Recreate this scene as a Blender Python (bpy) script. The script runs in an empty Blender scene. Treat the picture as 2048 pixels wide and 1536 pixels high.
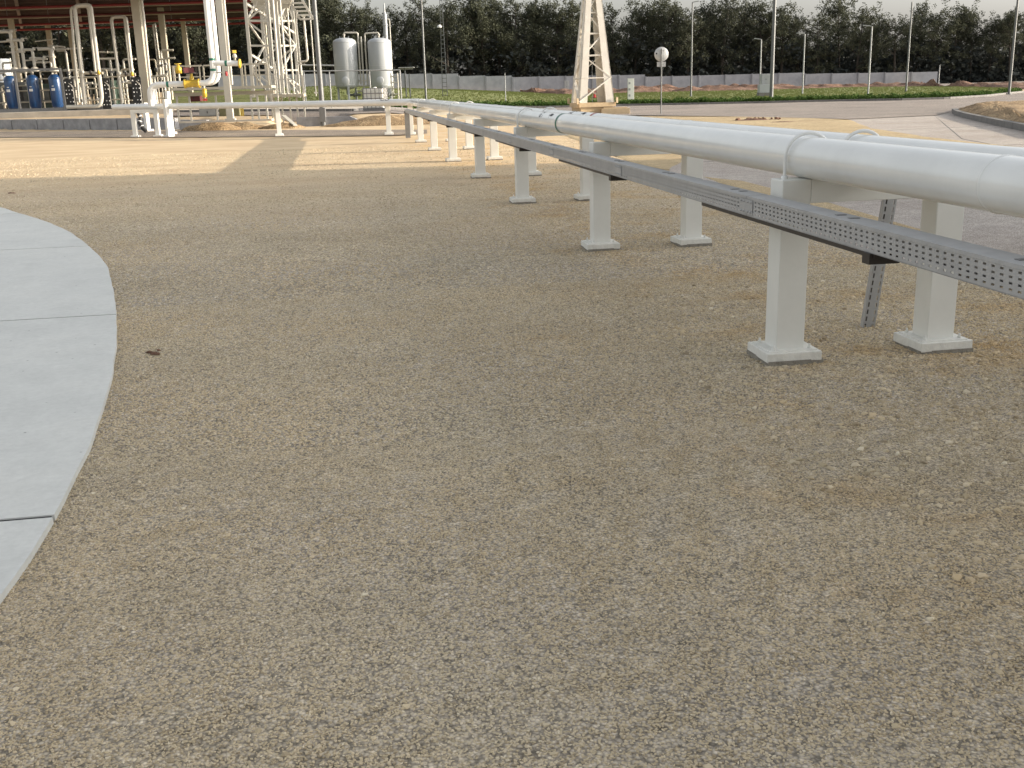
import bpy, math, random
from mathutils import Vector, Matrix, noise
R = math.radians
random.seed(7)
sc = bpy.context.scene
col = sc.collection

# ------------------------------------------------------------------ camera
FPX, PITCH, ROLL, YAW, CH = 2113.9, .2742, -.0296, .1511, 1.66
_rt = Vector((math.cos(YAW), -math.sin(YAW), 0)); FH = Vector((math.sin(YAW), math.cos(YAW), 0))
FW = FH*math.cos(PITCH) + Vector((0, 0, -math.sin(PITCH))); _up = _rt.cross(FW)
RT = _rt*math.cos(ROLL) + _up*math.sin(ROLL); UP = -_rt*math.sin(ROLL) + _up*math.cos(ROLL)
cam = bpy.data.objects.new('camera', bpy.data.cameras.new('camera')); col.objects.link(cam)
cam.data.sensor_width = 36; cam.data.lens = FPX/2048*36; cam.data.clip_start = .05; cam.data.clip_end = 4000
cam.matrix_world = Matrix(((RT.x, UP.x, -FW.x, 0), (RT.y, UP.y, -FW.y, 0), (RT.z, UP.z, -FW.z, CH), (0, 0, 0, 1)))
sc.camera = cam

# ------------------------------------------------------------------ sky and sun
SUN_AZ, SUN_EL = R(100), R(13.5)
w = bpy.data.worlds.new('World'); sc.world = w; w.use_nodes = True
nt = w.node_tree; nt.nodes.clear()
out = nt.nodes.new('ShaderNodeOutputWorld'); bg = nt.nodes.new('ShaderNodeBackground')
sky = nt.nodes.new('ShaderNodeTexSky'); sky.sky_type = 'NISHITA'; sky.sun_disc = False
sky.sun_elevation = SUN_EL; sky.sun_rotation = SUN_AZ; sky.dust_density = 4; sky.air_density = 1.2; sky.ozone_density = 1.5
hs = nt.nodes.new('ShaderNodeHueSaturation'); hs.inputs['Saturation'].default_value = .22
nt.links.new(sky.outputs[0], hs.inputs['Color']); nt.links.new(hs.outputs[0], bg.inputs[0]); nt.links.new(bg.outputs[0], out.inputs[0])
bg.inputs[1].default_value = .15
sl = bpy.data.lights.new('sun', 'SUN'); sl.energy = 3.3; sl.angle = R(.4); sl.color = (1, .86, .68)
sun = bpy.data.objects.new('sun', sl); col.objects.link(sun)
SD = Vector((math.sin(SUN_AZ)*math.cos(SUN_EL), math.cos(SUN_AZ)*math.cos(SUN_EL), math.sin(SUN_EL)))
sun.rotation_euler = SD.to_track_quat('Z', 'Y').to_euler(); sun.location = SD*60
sc.view_settings.view_transform = 'Standard'; sc.view_settings.look = 'None'
sc.view_settings.exposure = 1.28; sc.view_settings.gamma = 1; sc.view_settings.use_curve_mapping = False

# ------------------------------------------------------------------ survey helpers: a photo pixel at a known distance becomes a point of the place
def ray(px, py): return FW + RT*((px-1024)/FPX) - UP*((py-768)/FPX)
def at(px, py, D):
    d = ray(px, py); return d*(D/d.dot(FH)) + Vector((0, 0, CH))
def onz(px, py, z=0):
    d = ray(px, py); return d*((z-CH)/d.z) + Vector((0, 0, CH))
def hor(px): return 768 - 0 + _hy(px)
def _hy(px):
    # y where ray is level
    a = (px-1024)/FPX
    return FPX*((FW.z + RT.z*a)/UP.z)
def interp(x, tab):
    if x <= tab[0][0]: return tab[0][1]
    for (a, b), (c, d) in zip(tab, tab[1:]):
        if x <= c: return b + (d-b)*(x-a)/(c-a)
    return tab[-1][1]
def ss(a, b, x):
    t = min(1, max(0, (x-a)/(b-a))); return t*t*(3-2*t)
ZF = [(0, 2.1), (700, 2.1), (800, 1.8), (940, 1.35), (1100, .6), (1230, .5), (1500, .3), (1900, .1), (2600, .1)]
def DW(px): return interp(px, [(-400, 74), (0, 65), (400, 56), (2000, 56)])
def polar(x, y):
    D = x*FH.x + y*FH.y; L = x*_rt.x + y*_rt.y
    if D < 1: return 1024, D
    return 1024 + FPX*.98*L/D/math.cos(PITCH)*.985, D
def zt(x, y):
    px, D = polar(x, y)
    if D < 40: return 0
    dw = DW(px)
    soft = ss(430, 470, px)*(1-ss(560, 600, px)) + ss(700, 740, px)
    st = ss(dw+1.7-3.6*soft, dw+2.8+.0*soft, D)
    a = .55*(1-ss(780, 930, px))*st
    return a + ss(60, 105, D)*(interp(px, ZF)-a)
def hit(px, py, dmin=5, dmax=400):
    d = ray(px, py); k = 1/d.dot(FH); D = dmin
    while D < dmax:
        p = d*(k*D) + Vector((0, 0, CH))
        if p.z <= zt(p.x, p.y): return D
        D *= 1.004
    return dmax
def vert(px0, py0, px1, py1, D):
    """base and top of an upright thing seen between two pixels"""
    a = at(px0, py0, D); b = at(px1, py1, D); m = (a+b)/2
    return Vector((m.x, m.y, a.z)), Vector((m.x, m.y, b.z))

# ------------------------------------------------------------------ materials
MATS = {}
def mat(name, c, rough=.6, metal=0, var=.12, scale=6, bump=0, bscale=40, spec=.5, coat=0, trans=0):
    if name in MATS: return MATS[name]
    m = bpy.data.materials.new(name); m.use_nodes = True; t = m.node_tree; b = t.nodes['Principled BSDF']
    b.inputs['Roughness'].default_value = rough; b.inputs['Metallic'].default_value = metal
    b.inputs['Specular IOR Level'].default_value = spec; b.inputs['Coat Weight'].default_value = coat
    tc = t.nodes.new('ShaderNodeTexCoord')
    n = t.nodes.new('ShaderNodeTexNoise'); n.inputs['Scale'].default_value = scale; n.inputs['Detail'].default_value = 6; n.inputs['Roughness'].default_value = .65
    t.links.new(tc.outputs['Object'], n.inputs['Vector'])
    r = t.nodes.new('ShaderNodeValToRGB'); r.color_ramp.elements[0].position = .3; r.color_ramp.elements[1].position = .72
    r.color_ramp.elements[0].color = (*[max(0, x*(1-var)) for x in c], 1); r.color_ramp.elements[1].color = (*[min(1, x*(1+var*.7)) for x in c], 1)
    t.links.new(n.outputs['Fac'], r.inputs['Fac']); t.links.new(r.outputs['Color'], b.inputs['Base Color'])
    if bump:
        n2 = t.nodes.new('ShaderNodeTexNoise'); n2.inputs['Scale'].default_value = bscale; n2.inputs['Detail'].default_value = 5
        t.links.new(tc.outputs['Object'], n2.inputs['Vector'])
        bp = t.nodes.new('ShaderNodeBump'); bp.inputs['Strength'].default_value = bump; bp.inputs['Distance'].default_value = .02
        t.links.new(n2.outputs['Fac'], bp.inputs['Height']); t.links.new(bp.outputs[0], b.inputs['Normal'])
    MATS[name] = m; return m
M = dict(
 white=mat('white_paint', (.73, .73, .705), .24, var=.09, scale=1.6, coat=.45),
 post=mat('post_paint', (.73, .725, .68), .42, var=.06, scale=2.5, bump=.05, bscale=20),
 foot=mat('foot_paint', (.72, .71, .66), .6, var=.12, scale=9, bump=.5, bscale=25),
 grout=mat('grout', (.26, .24, .2), .9, var=.3, scale=12, bump=1, bscale=40),
 cream=mat('cream_steel', (.40, .365, .29), .45, var=.08, scale=2),
 towerp=mat('tower_paint', (.62, .59, .53), .5, var=.1, scale=1.5),
 plant=mat('plant_white', (.46, .44, .385), .35, var=.08, scale=2),
 galv=mat('galvanised', (.40, .40, .40), .5, .25, var=.13, scale=7),
 galvd=mat('galvanised_dark', (.22, .22, .22), .5, .5, var=.15, scale=9),
 dark=mat('dark_steel', (.028, .022, .018), .5, var=.2),
 pole=mat('pole_galv', (.14, .145, .145), .5, .2, var=.1, scale=2),
 polew=mat('pole_white', (.28, .29, .29), .45, var=.06, scale=2),
 green=mat('green_band', (.012, .13, .085), .5),
 red=mat('red_paint', (.36, .03, .03), .5),
 redd=mat('red_dark', (.10, .018, .02), .6), redm=mat('red_pipe_dull', (.20, .022, .025), .6),
 roofu=mat('roof_underside', (.09, .055, .05), .7, var=.3, scale=1.2),
 yellow=mat('yellow_paint', (.50, .33, .03), .4),
 blue=mat('blue_paint', (.016, .055, .15), .3, var=.08, coat=.3),
 sticker=mat('sticker_white', (.7, .7, .68), .5),
 black=mat('black_rubber', (.02, .02, .02), .6),
 print=mat('black_print', (.02, .02, .025), .7),
 machine=mat('machine_grey', (.10, .105, .10), .5, var=.4, scale=3),
 machineg=mat('machine_green', (.035, .06, .045), .5, var=.3, scale=3),
 olive=mat('olive_box', (.20, .19, .10), .6),
 cabinet=mat('cabinet_grey', (.33, .34, .34), .5),
 tank=mat('tank_paint', (.36, .38, .395), .38, var=.04, scale=1.5, coat=.1),
 plastic=mat('ibc_plastic', (.75, .75, .70), .35, var=.05),
 sign=mat('sign_back', (.50, .51, .51), .45, .3, var=.08, scale=5),
 tan=mat('tan_paint', (.52, .40, .25), .6, var=.15, scale=3),
 wall=mat('wall_panel', (.31, .32, .345), .85, var=.16, scale=1.2, bump=.3, bscale=8),
 wallp=mat('wall_post', (.26, .27, .29), .85, var=.15, scale=2),
 lowwall=mat('low_wall', (.30, .30, .31), .85, var=.3, scale=2.2, bump=.4, bscale=10),
 beige=mat('pad_concrete', (.48, .43, .36), .9, var=.2, scale=1.5),
 kerb=mat('kerb_concrete', (.17, .163, .155), .9, var=.2, scale=3, bump=.3),
 bark=mat('bark', (.05, .042, .034), .9, var=.3, scale=5),
 facade=mat('facade', (.45, .43, .40), .7, var=.1, scale=.5),
 glass=mat('window_glass', (.03, .04, .05), .08),
)

def leafmat(name, c1, c2, tr=.25):
    m = bpy.data.materials.new(name); m.use_nodes = True; t = m.node_tree; b = t.nodes['Principled BSDF']; o = t.nodes['Material Output']
    b.inputs['Roughness'].default_value = .8; b.inputs['Specular IOR Level'].default_value = .06
    g = t.nodes.new('ShaderNodeNewGeometry'); oi = t.nodes.new('ShaderNodeObjectInfo'); n = t.nodes.new('ShaderNodeTexNoise'); n.inputs['Scale'].default_value = .35
    tc = t.nodes.new('ShaderNodeTexCoord'); t.links.new(tc.outputs['Object'], n.inputs['Vector'])
    a = t.nodes.new('ShaderNodeMath'); a.operation = 'ADD'; t.links.new(g.outputs['Random Per Island'], a.inputs[0]); t.links.new(n.outputs['Fac'], a.inputs[1])
    a2 = t.nodes.new('ShaderNodeMath'); a2.operation = 'MULTIPLY_ADD'; t.links.new(oi.outputs['Random'], a2.inputs[0]); a2.inputs[1].default_value = .5; t.links.new(a.outputs[0], a2.inputs[2])
    mr = t.nodes.new('ShaderNodeMapRange'); mr.inputs[1].default_value = .4; mr.inputs[2].default_value = 1.9; t.links.new(a2.outputs[0], mr.inputs[0])
    r = t.nodes.new('ShaderNodeValToRGB'); r.color_ramp.elements[0].color = (*c1, 1); r.color_ramp.elements[1].color = (*c2, 1)
    t.links.new(mr.outputs[0], r.inputs[0]); t.links.new(r.outputs[0], b.inputs['Base Color'])
    tl = t.nodes.new('ShaderNodeBsdfTranslucent'); t.links.new(r.outputs[0], tl.inputs[0]); mx = t.nodes.new('ShaderNodeMixShader'); mx.inputs[0].default_value = tr
    t.links.new(b.outputs[0], mx.inputs[1]); t.links.new(tl.outputs[0], mx.inputs[2]); t.links.new(mx.outputs[0], o.inputs[0])
    return m
M['leaf'] = leafmat('oak_leaves', (.030, .035, .029), (.098, .104, .068), .15)
M['under'] = leafmat('undergrowth_leaves', (.026, .031, .034), (.052, .058, .052), .08)
M['hedge'] = leafmat('hedge_leaves', (.025, .05, .012), (.07, .12, .03), .25)

def ground_mat(name, stops, big=.5, pebble=0, peb_scale=70, bump=.6, rough=.95, extra=None, grain=1):
    """mottled earth: large noise picks among the stops, fine grain and pebbles on top"""
    m = bpy.data.materials.new(name); m.use_nodes = True; t = m.node_tree; b = t.nodes['Principled BSDF']
    b.inputs['Roughness'].default_value = rough; b.inputs['Specular IOR Level'].default_value = .2
    L = t.links.new; N = t.nodes.new
    tc = N('ShaderNodeTexCoord'); P = tc.outputs['Object']
    def nz(s, d=6, r=.6):
        n = N('ShaderNodeTexNoise'); n.inputs['Scale'].default_value = s; n.inputs['Detail'].default_value = d; n.inputs['Roughness'].default_value = r; L(P, n.inputs['Vector']); return n.outputs['Fac']
    n1 = nz(big, 8, .62)
    ramp = N('ShaderNodeValToRGB'); cr = ramp.color_ramp
    while len(cr.elements) < len(stops): cr.elements.new(.5)
    for e, (p, c) in zip(cr.elements, stops): e.position = p; e.color = (*c, 1)
    L(n1, ramp.inputs[0]); c = ramp.outputs[0]
    def mult(c, fac_socket, lo, hi, f0=.3, f1=.7):
        mr = N('ShaderNodeMapRange'); mr.inputs[1].default_value = f0; mr.inputs[2].default_value = f1; mr.inputs[3].default_value = lo; mr.inputs[4].default_value = hi; L(fac_socket, mr.inputs[0])
        mx = N('ShaderNodeMix'); mx.data_type = 'RGBA'; mx.blend_type = 'MULTIPLY'; mx.inputs[0].default_value = 1
        cb = N('ShaderNodeCombineColor'); [L(mr.outputs[0], cb.inputs[i]) for i in range(3)]
        L(c, mx.inputs[6]); L(cb.outputs[0], mx.inputs[7]); return mx.outputs[2]
    c = mult(c, nz(3.5, 6, .7), 1-.18*grain, 1+.15*grain); c = mult(c, nz(25, 4, .7), 1-.2*grain, 1+.2*grain)
    h = nz(60, 5, .7)
    if pebble:
        v = N('ShaderNodeTexVoronoi'); v.inputs['Scale'].default_value = peb_scale; L(P, v.inputs['Vector'])
        sp = N('ShaderNodeSeparateColor'); L(v.outputs['Color'], sp.inputs[0])
        c = mult(c, sp.outputs[0], 1-pebble, 1+pebble*.75, 0, 1)
        c = mult(c, v.outputs['Distance'], 1.08, .5, .25, .75)
        v2 = N('ShaderNodeTexVoronoi'); v2.inputs['Scale'].default_value = peb_scale*.37; L(P, v2.inputs['Vector'])
        s2 = N('ShaderNodeSeparateColor'); L(v2.outputs['Color'], s2.inputs[0]); c = mult(c, s2.outputs[1], 1-pebble*.4, 1+pebble*.35, 0, 1)
        sb = N('ShaderNodeMath'); sb.operation = 'SUBTRACT'; sb.inputs[0].default_value = 1; L(v.outputs['Distance'], sb.inputs[1]); h = sb.outputs[0]
    if extra: c = extra(t, c, P, tc)
    bp = N('ShaderNodeBump'); bp.inputs['Strength'].default_value = bump; bp.inputs['Distance'].default_value = .012; L(h, bp.inputs['Height'])
    nb = N('ShaderNodeBump'); nb.inputs['Strength'].default_value = bump*.6; nb.inputs['Distance'].default_value = .05; L(nz(7, 4), nb.inputs['Height']); L(nb.outputs[0], bp.inputs['Normal'])
    L(bp.outputs[0], b.inputs['Normal']); L(c, b.inputs['Base Color'])
    return m
def far_sand(t, c, P, tc):
    # beyond about 20 m the grey stone chips give way to yellow sand
    N = t.nodes.new; L = t.links.new
    sp = N('ShaderNodeSeparateXYZ'); L(P, sp.inputs[0])
    n = N('ShaderNodeTexNoise'); n.inputs['Scale'].default_value = .22; n.inputs['Detail'].default_value = 5; L(P, n.inputs['Vector'])
    ad = N('ShaderNodeMath'); ad.operation = 'MULTIPLY_ADD'; L(n.outputs['Fac'], ad.inputs[0]); ad.inputs[1].default_value = 14; L(sp.outputs['Y'], ad.inputs[2])
    mr = N('ShaderNodeMapRange'); mr.inputs[1].default_value = 17; mr.inputs[2].default_value = 32; L(ad.outputs[0], mr.inputs[0])
    n2 = N('ShaderNodeTexNoise'); n2.inputs['Scale'].default_value = .9; n2.inputs['Detail'].default_value = 7; L(P, n2.inputs['Vector'])
    mp = N('ShaderNodeMapping'); mp.inputs['Scale'].default_value = (.5, 1.0, 1); L(P, mp.inputs[0]); L(mp.outputs[0], n2.inputs['Vector'])
    r = N('ShaderNodeValToRGB'); r.color_ramp.elements[0].position = .35; r.color_ramp.elements[1].position = .65
    r.color_ramp.elements[0].color = (.50, .375, .24, 1); r.color_ramp.elements[1].color = (.60, .475, .31, 1); L(n2.outputs['Fac'], r.inputs[0])
    mx = N('ShaderNodeMix'); mx.data_type = 'RGBA'; L(mr.outputs[0], mx.inputs[0]); L(c, mx.inputs[6]); L(r.outputs[0], mx.inputs[7])
    # disturbed yellowish soil in patches on the pipe side of the yard
    n3 = N('ShaderNodeTexNoise'); n3.inputs['Scale'].default_value = .8; n3.inputs['Detail'].default_value = 8; n3.inputs['Roughness'].default_value = .7; L(P, n3.inputs['Vector'])
    a3 = N('ShaderNodeMapRange'); a3.inputs[1].default_value = .3; a3.inputs[2].default_value = 2.6; a3.inputs[3].default_value = -.12; a3.inputs[4].default_value = .04; L(sp.outputs['X'], a3.inputs[0])
    s3 = N('ShaderNodeMath'); s3.operation = 'ADD'; L(n3.outputs['Fac'], s3.inputs[0]); L(a3.outputs[0], s3.inputs[1])
    m3 = N('ShaderNodeMapRange'); m3.inputs[1].default_value = .54; m3.inputs[2].default_value = .74; m3.inputs[4].default_value = .85; L(s3.outputs[0], m3.inputs[0])
    mx3 = N('ShaderNodeMix'); mx3.data_type = 'RGBA'; mx3.blend_type = 'MULTIPLY'; L(m3.outputs[0], mx3.inputs[0]); L(mx.outputs[2], mx3.inputs[6]); mx3.inputs[7].default_value = (.95, .78, .52, 1)
    # nearer ground is darkened in colour to stand for shadows between the chips
    m4 = N('ShaderNodeMapRange'); m4.inputs[1].default_value = 7; m4.inputs[2].default_value = 24; m4.inputs[3].default_value = .84; m4.inputs[4].default_value = 1; L(ad.outputs[0], m4.inputs[0])
    cb4 = N('ShaderNodeCombineColor'); [L(m4.outputs[0], cb4.inputs[i]) for i in range(3)]
    mx4 = N('ShaderNodeMix'); mx4.data_type = 'RGBA'; mx4.blend_type = 'MULTIPLY'; mx4.inputs[0].default_value = 1; L(mx3.outputs[2], mx4.inputs[6]); L(cb4.outputs[0], mx4.inputs[7])
    return mx4.outputs[2]
M['ground'] = ground_mat('gravel_ground', [(.3, (.45, .38, .285)), (.45, (.55, .475, .365)), (.6, (.54, .475, .39)), (.75, (.59, .50, .375))], .45, .38, 75, .45, extra=far_sand)
M['shade_band'] = ground_mat('shade_band_gravel', [(.3, (.26, .215, .17)), (.5, (.32, .27, .22)), (.7, (.40, .33, .25))], .5, .15, 60, .5)  # gravel colour darkened to stand for a band of shadow
M['sand'] = ground_mat('yellow_sand', [(.3, (.42, .31, .18)), (.5, (.55, .43, .26)), (.7, (.60, .47, .29))], .35, .1, 60, .4)
M['dirt'] = ground_mat('red_dirt', [(.3, (.12, .065, .045)), (.5, (.22, .13, .09)), (.7, (.33, .22, .16))], .9, .2, 8, .8)
M['mound'] = ground_mat('mound_earth', [(.3, (.22, .15, .085)), (.5, (.36, .25, .14)), (.7, (.46, .34, .2))], 1.2, .2, 14, .8)
M['grass'] = ground_mat('grass_field', [(.3, (.14, .175, .05)), (.5, (.21, .235, .08)), (.7, (.28, .28, .12))], .6, .35, 9, 1)
M['asphalt'] = ground_mat('dusty_asphalt', [(.3, (.26, .225, .20)), (.5, (.32, .28, .25)), (.7, (.38, .33, .285))], .3, .08, 90, .25)
M['concrete'] = ground_mat('road_concrete', [(.3, (.44, .385, .335)), (.5, (.50, .445, .40)), (.65, (.54, .49, .44)), (.8, (.58, .50, .40))], .4, .06, 90, .2)
def speck(t, c, P, tc):
    N = t.nodes.new; L = t.links.new
    n = N('ShaderNodeTexVoronoi'); n.inputs['Scale'].default_value = 5.5; L(P, n.inputs['Vector'])
    n3 = N('ShaderNodeTexNoise'); n3.inputs['Scale'].default_value = 60; L(P, n3.inputs['Vector'])
    a = N('ShaderNodeMath'); a.operation = 'MULTIPLY_ADD'; L(n3.outputs['Fac'], a.inputs[0]); a.inputs[1].default_value = .06; L(n.outputs['Distance'], a.inputs[2])
    mr = N('ShaderNodeMapRange'); mr.inputs[1].default_value = .055; mr.inputs[2].default_value = .085; mr.inputs[3].default_value = .45; mr.inputs[4].default_value = 1; L(a.outputs[0], mr.inputs[0])
    cb = N('ShaderNodeCombineColor'); [L(mr.outputs[0], cb.inputs[i]) for i in range(3)]
    mx = N('ShaderNodeMix'); mx.data_type = 'RGBA'; mx.blend_type = 'MULTIPLY'; mx.inputs[0].default_value = 1; L(c, mx.inputs[6]); L(cb.outputs[0], mx.inputs[7])
    return mx.outputs[2]
M['slab'] = ground_mat('slab_concrete', [(.3, (.54, .545, .525)), (.5, (.59, .595, .57)), (.7, (.62, .62, .59))], .8, 0, 120, .05, rough=.85, extra=speck, grain=.3)

# ------------------------------------------------------------------ mesh helpers
def tag(o, label=None, cat=None, group=None, kind=None):
    if label: o['label'] = label
    if cat: o['category'] = cat
    if group: o['group'] = group
    if kind: o['kind'] = kind
    return o
class MB:
    def __init__(s): s.v = []; s.f = []; s.sm = []
    def add(s, vs, fs, smooth=False):
        n = len(s.v); s.v += [Vector(v) for v in vs]; s.f += [tuple(n+i for i in f) for f in fs]; s.sm += [smooth]*len(fs); return s
    def hexa(s, p):  # 8 points: bottom 4 ccw, top 4 ccw
        return s.add(p, [(3, 2, 1, 0), (4, 5, 6, 7), (0, 1, 5, 4), (1, 2, 6, 5), (2, 3, 7, 6), (3, 0, 4, 7)])
    def box(s, c, d, rz=0):
        ca, sa = math.cos(rz), math.sin(rz); P = []
        for z in (-1, 1):
            for x, y in ((-1, -1), (1, -1), (1, 1), (-1, 1)):
                u, v = x*d[0]/2, y*d[1]/2; P.append((c[0]+u*ca-v*sa, c[1]+u*sa+v*ca, c[2]+z*d[2]/2))
        return s.hexa(P)
    def bar(s, a, b, w, h=None, upv=None):
        a = Vector(a); b = Vector(b); h = h or w; d = (b-a).normalized()
        u = Vector(upv) if upv else (Vector((0, 0, 1)) if abs(d.z) < .9 else Vector(_rt))
        sx = d.cross(u).normalized(); sy = sx.cross(d).normalized()
        P = [p+sx*(x*w/2)+sy*(y*h/2) for p in (a, b) for x, y in ((-1, -1), (1, -1), (1, 1), (-1, 1))]
        return s.hexa([P[0], P[3], P[2], P[1], P[4], P[7], P[6], P[5]])
    def tube(s, pts, r, n=12, bend=0, cap=True, bn=6):
        pts = [Vector(p) for p in pts]
        if bend and len(pts) > 2:
            q = [pts[0]]
            for i in range(1, len(pts)-1):
                a, b, c = pts[i-1], pts[i], pts[i+1]; k = min(bend, (a-b).length*.49, (c-b).length*.49)
                p0 = b+(a-b).normalized()*k; p1 = b+(c-b).normalized()*k
                for j in range(bn+1):
                    t_ = j/bn; q.append(p0*(1-t_)**2 + b*2*t_*(1-t_) + p1*t_*t_)
            pts = q+[pts[-1]]
        rs = r if isinstance(r, (list, tuple)) else [r]*len(pts)
        d0 = (pts[1]-pts[0]).normalized(); x = d0.orthogonal().normalized(); V = []
        for i, p in enumerate(pts):
            d = ((pts[min(i+1, len(pts)-1)]-p).normalized() + (p-pts[max(i-1, 0)]).normalized())
            if d.length < 1e-6: d = d0
            d.normalize(); x = (x-d*x.dot(d)).normalized(); y = d.cross(x)
            for k in range(n):
                a = 2*math.pi*k/n; V.append(p+(x*math.cos(a)+y*math.sin(a))*rs[i])
        F = []
        for i in range(len(pts)-1):
            for k in range(n): F.append((i*n+k, i*n+(k+1) % n, (i+1)*n+(k+1) % n, (i+1)*n+k))
        s.add(V, F, True)
        if cap:
            s.add(V[:n], [tuple(range(n))[::-1]]); s.add(V[-n:], [tuple(range(n))])
        return s
    def lathe(s, c, prof, n=32, axis=None):
        """prof: (radius, height) pairs up the axis"""
        c = Vector(c); ax = Vector(axis).normalized() if axis else Vector((0, 0, 1)); x = ax.orthogonal().normalized(); y = ax.cross(x); V = []; F = []
        for r_, h in prof:
            for k in range(n):
                a = 2*math.pi*k/n; V.append(c+ax*h+(x*math.cos(a)+y*math.sin(a))*max(r_, .0005))
        for i in range(len(prof)-1):
            for k in range(n): F.append((i*n+k, i*n+(k+1) % n, (i+1)*n+(k+1) % n, (i+1)*n+k))
        return s.add(V, F, True)
    def build(s, name, m, parent=None, bevel=0, **kw):
        off = Vector(parent['_o']) if parent is not None and '_o' in parent else Vector((0, 0, 0))
        me = bpy.data.meshes.new(name); me.from_pydata([v-off for v in s.v], [], s.f); me.polygons.foreach_set('use_smooth', s.sm); me.materials.append(m if not isinstance(m, str) else M[m]); me.update()
        o = bpy.data.objects.new(name, me); col.objects.link(o)
        if parent is not None:
            o.parent = parent
            if '_o' in parent: o['_o'] = list(off)
        if bevel:
            b = o.modifiers.new('bevel', 'BEVEL'); b.width = bevel; b.segments = 2; b.limit_method = 'ANGLE'
        if kw: tag(o, **kw)
        return o
def thing(name, loc, label, cat, group=None):
    o = bpy.data.objects.new(name, None); col.objects.link(o); o.empty_display_size = .2; o.location = loc; o['_o'] = list(loc)
    return tag(o, label, cat, group)
def kids(o): return [c for c in bpy.data.objects if c.parent == o]
def copy_tree(o, kd, loc=None, parent=None):
    c = o.copy(); col.objects.link(c)
    if parent: c.parent = parent
    if loc is not None: c.location = loc; c['_o'] = list(loc)
    for ch in kd.get(o, []): copy_tree(ch, kd, None, c)
    return c
def kidmap(o):
    d = {o: [c for c in o.children]}
    for c in d[o]: d.update(kidmap(c))
    return d

# ------------------------------------------------------------------ ground
def lines(segs):
    o = [segs[0][0]]
    for a, b, st in segs:
        n = max(1, round((b-a)/st)); o += [a+(b-a)*(i+1)/n for i in range(n)]
    return o
RX = [(0, 5.2), (3, 5.25), (7.5, 5.2), (10, 5.02), (12, 4.95), (14.9, 4.95), (17.5, 5.35), (21, 6.6), (26, 9.2), (31, 13), (35.5, 17.6)]   # left edge of the concrete road
SX = [(0, -1.9), (2, -1.5), (3.56, -1.27), (4.3, -1.27), (5.35, -1.34), (6.68, -1.5), (7.7, -1.67), (8.7, -1.86), (9.85, -2.11), (11.3, -2.45), (12.8, -2.93), (14.6, -3.6), (16.2, -4.35), (17.4, -5.0), (18.7, -5.75), (20.2, -7.5), (20.9, -9.5), (21.2, -12)]
def smooth(tab, st=.2):
    o = []; n = len(tab)
    for i in range(n-1):
        p = [tab[max(0, min(n-1, i+k))] for k in (-1, 0, 1, 2)]; x1, x2 = p[1][0], p[2][0]; m1 = (p[2][1]-p[0][1])/(p[2][0]-p[0][0]); m2 = (p[3][1]-p[1][1])/(p[3][0]-p[1][0]); k = max(2, int((x2-x1)/st))
        for j in range(k):
            t = j/k; h = x2-x1; o.append((x1+h*t, (2*t**3-3*t*t+1)*p[1][1]+(t**3-2*t*t+t)*h*m1+(-2*t**3+3*t*t)*p[2][1]+(t**3-t*t)*h*m2))
    return o+[tab[-1]]
SX = smooth([(0, -1.62), (2, -1.38)]+SX[2:])
def micro(x, y):
    d = math.hypot(x, y)
    if d > 60 or y < 0: return 0
    a = .012*noise.noise(Vector((x*1.3, y*1.3, 0))) + .006*noise.noise(Vector((x*4, y*4, 3)))
    a *= ss(0, .35, x-interp(y, SX)) if y < 21 else 1
    if y < 36: a *= 1-ss(-.3, 0, x-interp(y, RX))*.9
    return a
xs = lines([(-600, -120, 60), (-120, -40, 4), (-40, -8, 1), (-8, 9, .16), (9, 30, 1), (30, 130, 3), (130, 600, 50)])
ys = lines([(-80, 0, 8), (0, 26, .16), (26, 50, .6), (50, 75, .4), (75, 120, 1.5), (120, 240, 10), (240, 1600, 170)])
V = [(x, y, zt(x, y)+micro(x, y)-.012) for y in ys for x in xs]; nx = len(xs)
F = [(j*nx+i, j*nx+i+1, (j+1)*nx+i+1, (j+1)*nx+i) for j in range(len(ys)-1) for i in range(nx-1)]
g = MB(); g.add(V, F, True); g.build('ground', 'ground', kind='structure')

def sheet(name, cols, m, off=.03, step=10, nd=14, bump=0, kind='structure', thick=False):
    """a surface over the terrain between a near and a far distance along bearings"""
    P = []; px = cols[0][0]; pxs = []
    while px < cols[-1][0]: pxs.append(px); px += step
    pxs.append(cols[-1][0])
    tn = [(a, b) for a, b, c in cols]; tf = [(a, c) for a, b, c in cols]
    for px in pxs:
        dn, df = interp(px, tn), interp(px, tf)
        base = at(px, 400, 10); hx = Vector((base.x, base.y, 0)); hx /= hx.dot(FH)
        for k in range(nd+1):
            D = dn+(df-dn)*k/nd; p = hx*D
            # a bearing in the picture: recompute at the horizon so near and far share it
            q = at(px, hor_y(px), D); x, y = q.x, q.y
            e = 0
            if bump: e = bump*max(0, noise.fractal(Vector((x*.22, y*.22, 1)), 1, 2, 4)+.25)*min(1, 4*k/nd, 4*(nd-k)/nd+.2)
            P.append((x, y, zt(x, y)+off+e))
    n = nd+1; F = [(i*n+k, (i+1)*n+k, (i+1)*n+k+1, i*n+k+1) for i in range(len(pxs)-1) for k in range(nd)]
    b = MB(); b.add(P, F, True); return b.build(name, m, kind=kind)
def hor_y(px):
    a = (px-1024)/FPX
    return 768 + FPX*(FW.z + RT.z*a)/UP.z if False else _level(px)
def _level(px):
    lo, hi = 50, 300
    for _ in range(30):
        m_ = (lo+hi)/2
        if ray(px, m_).z > 0: lo = m_
        else: hi = m_
    return (lo+hi)/2
def bpt(px, D, dz=0):
    q = at(px, _level(px), D); return Vector((q.x, q.y, zt(q.x, q.y)+dz))

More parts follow.
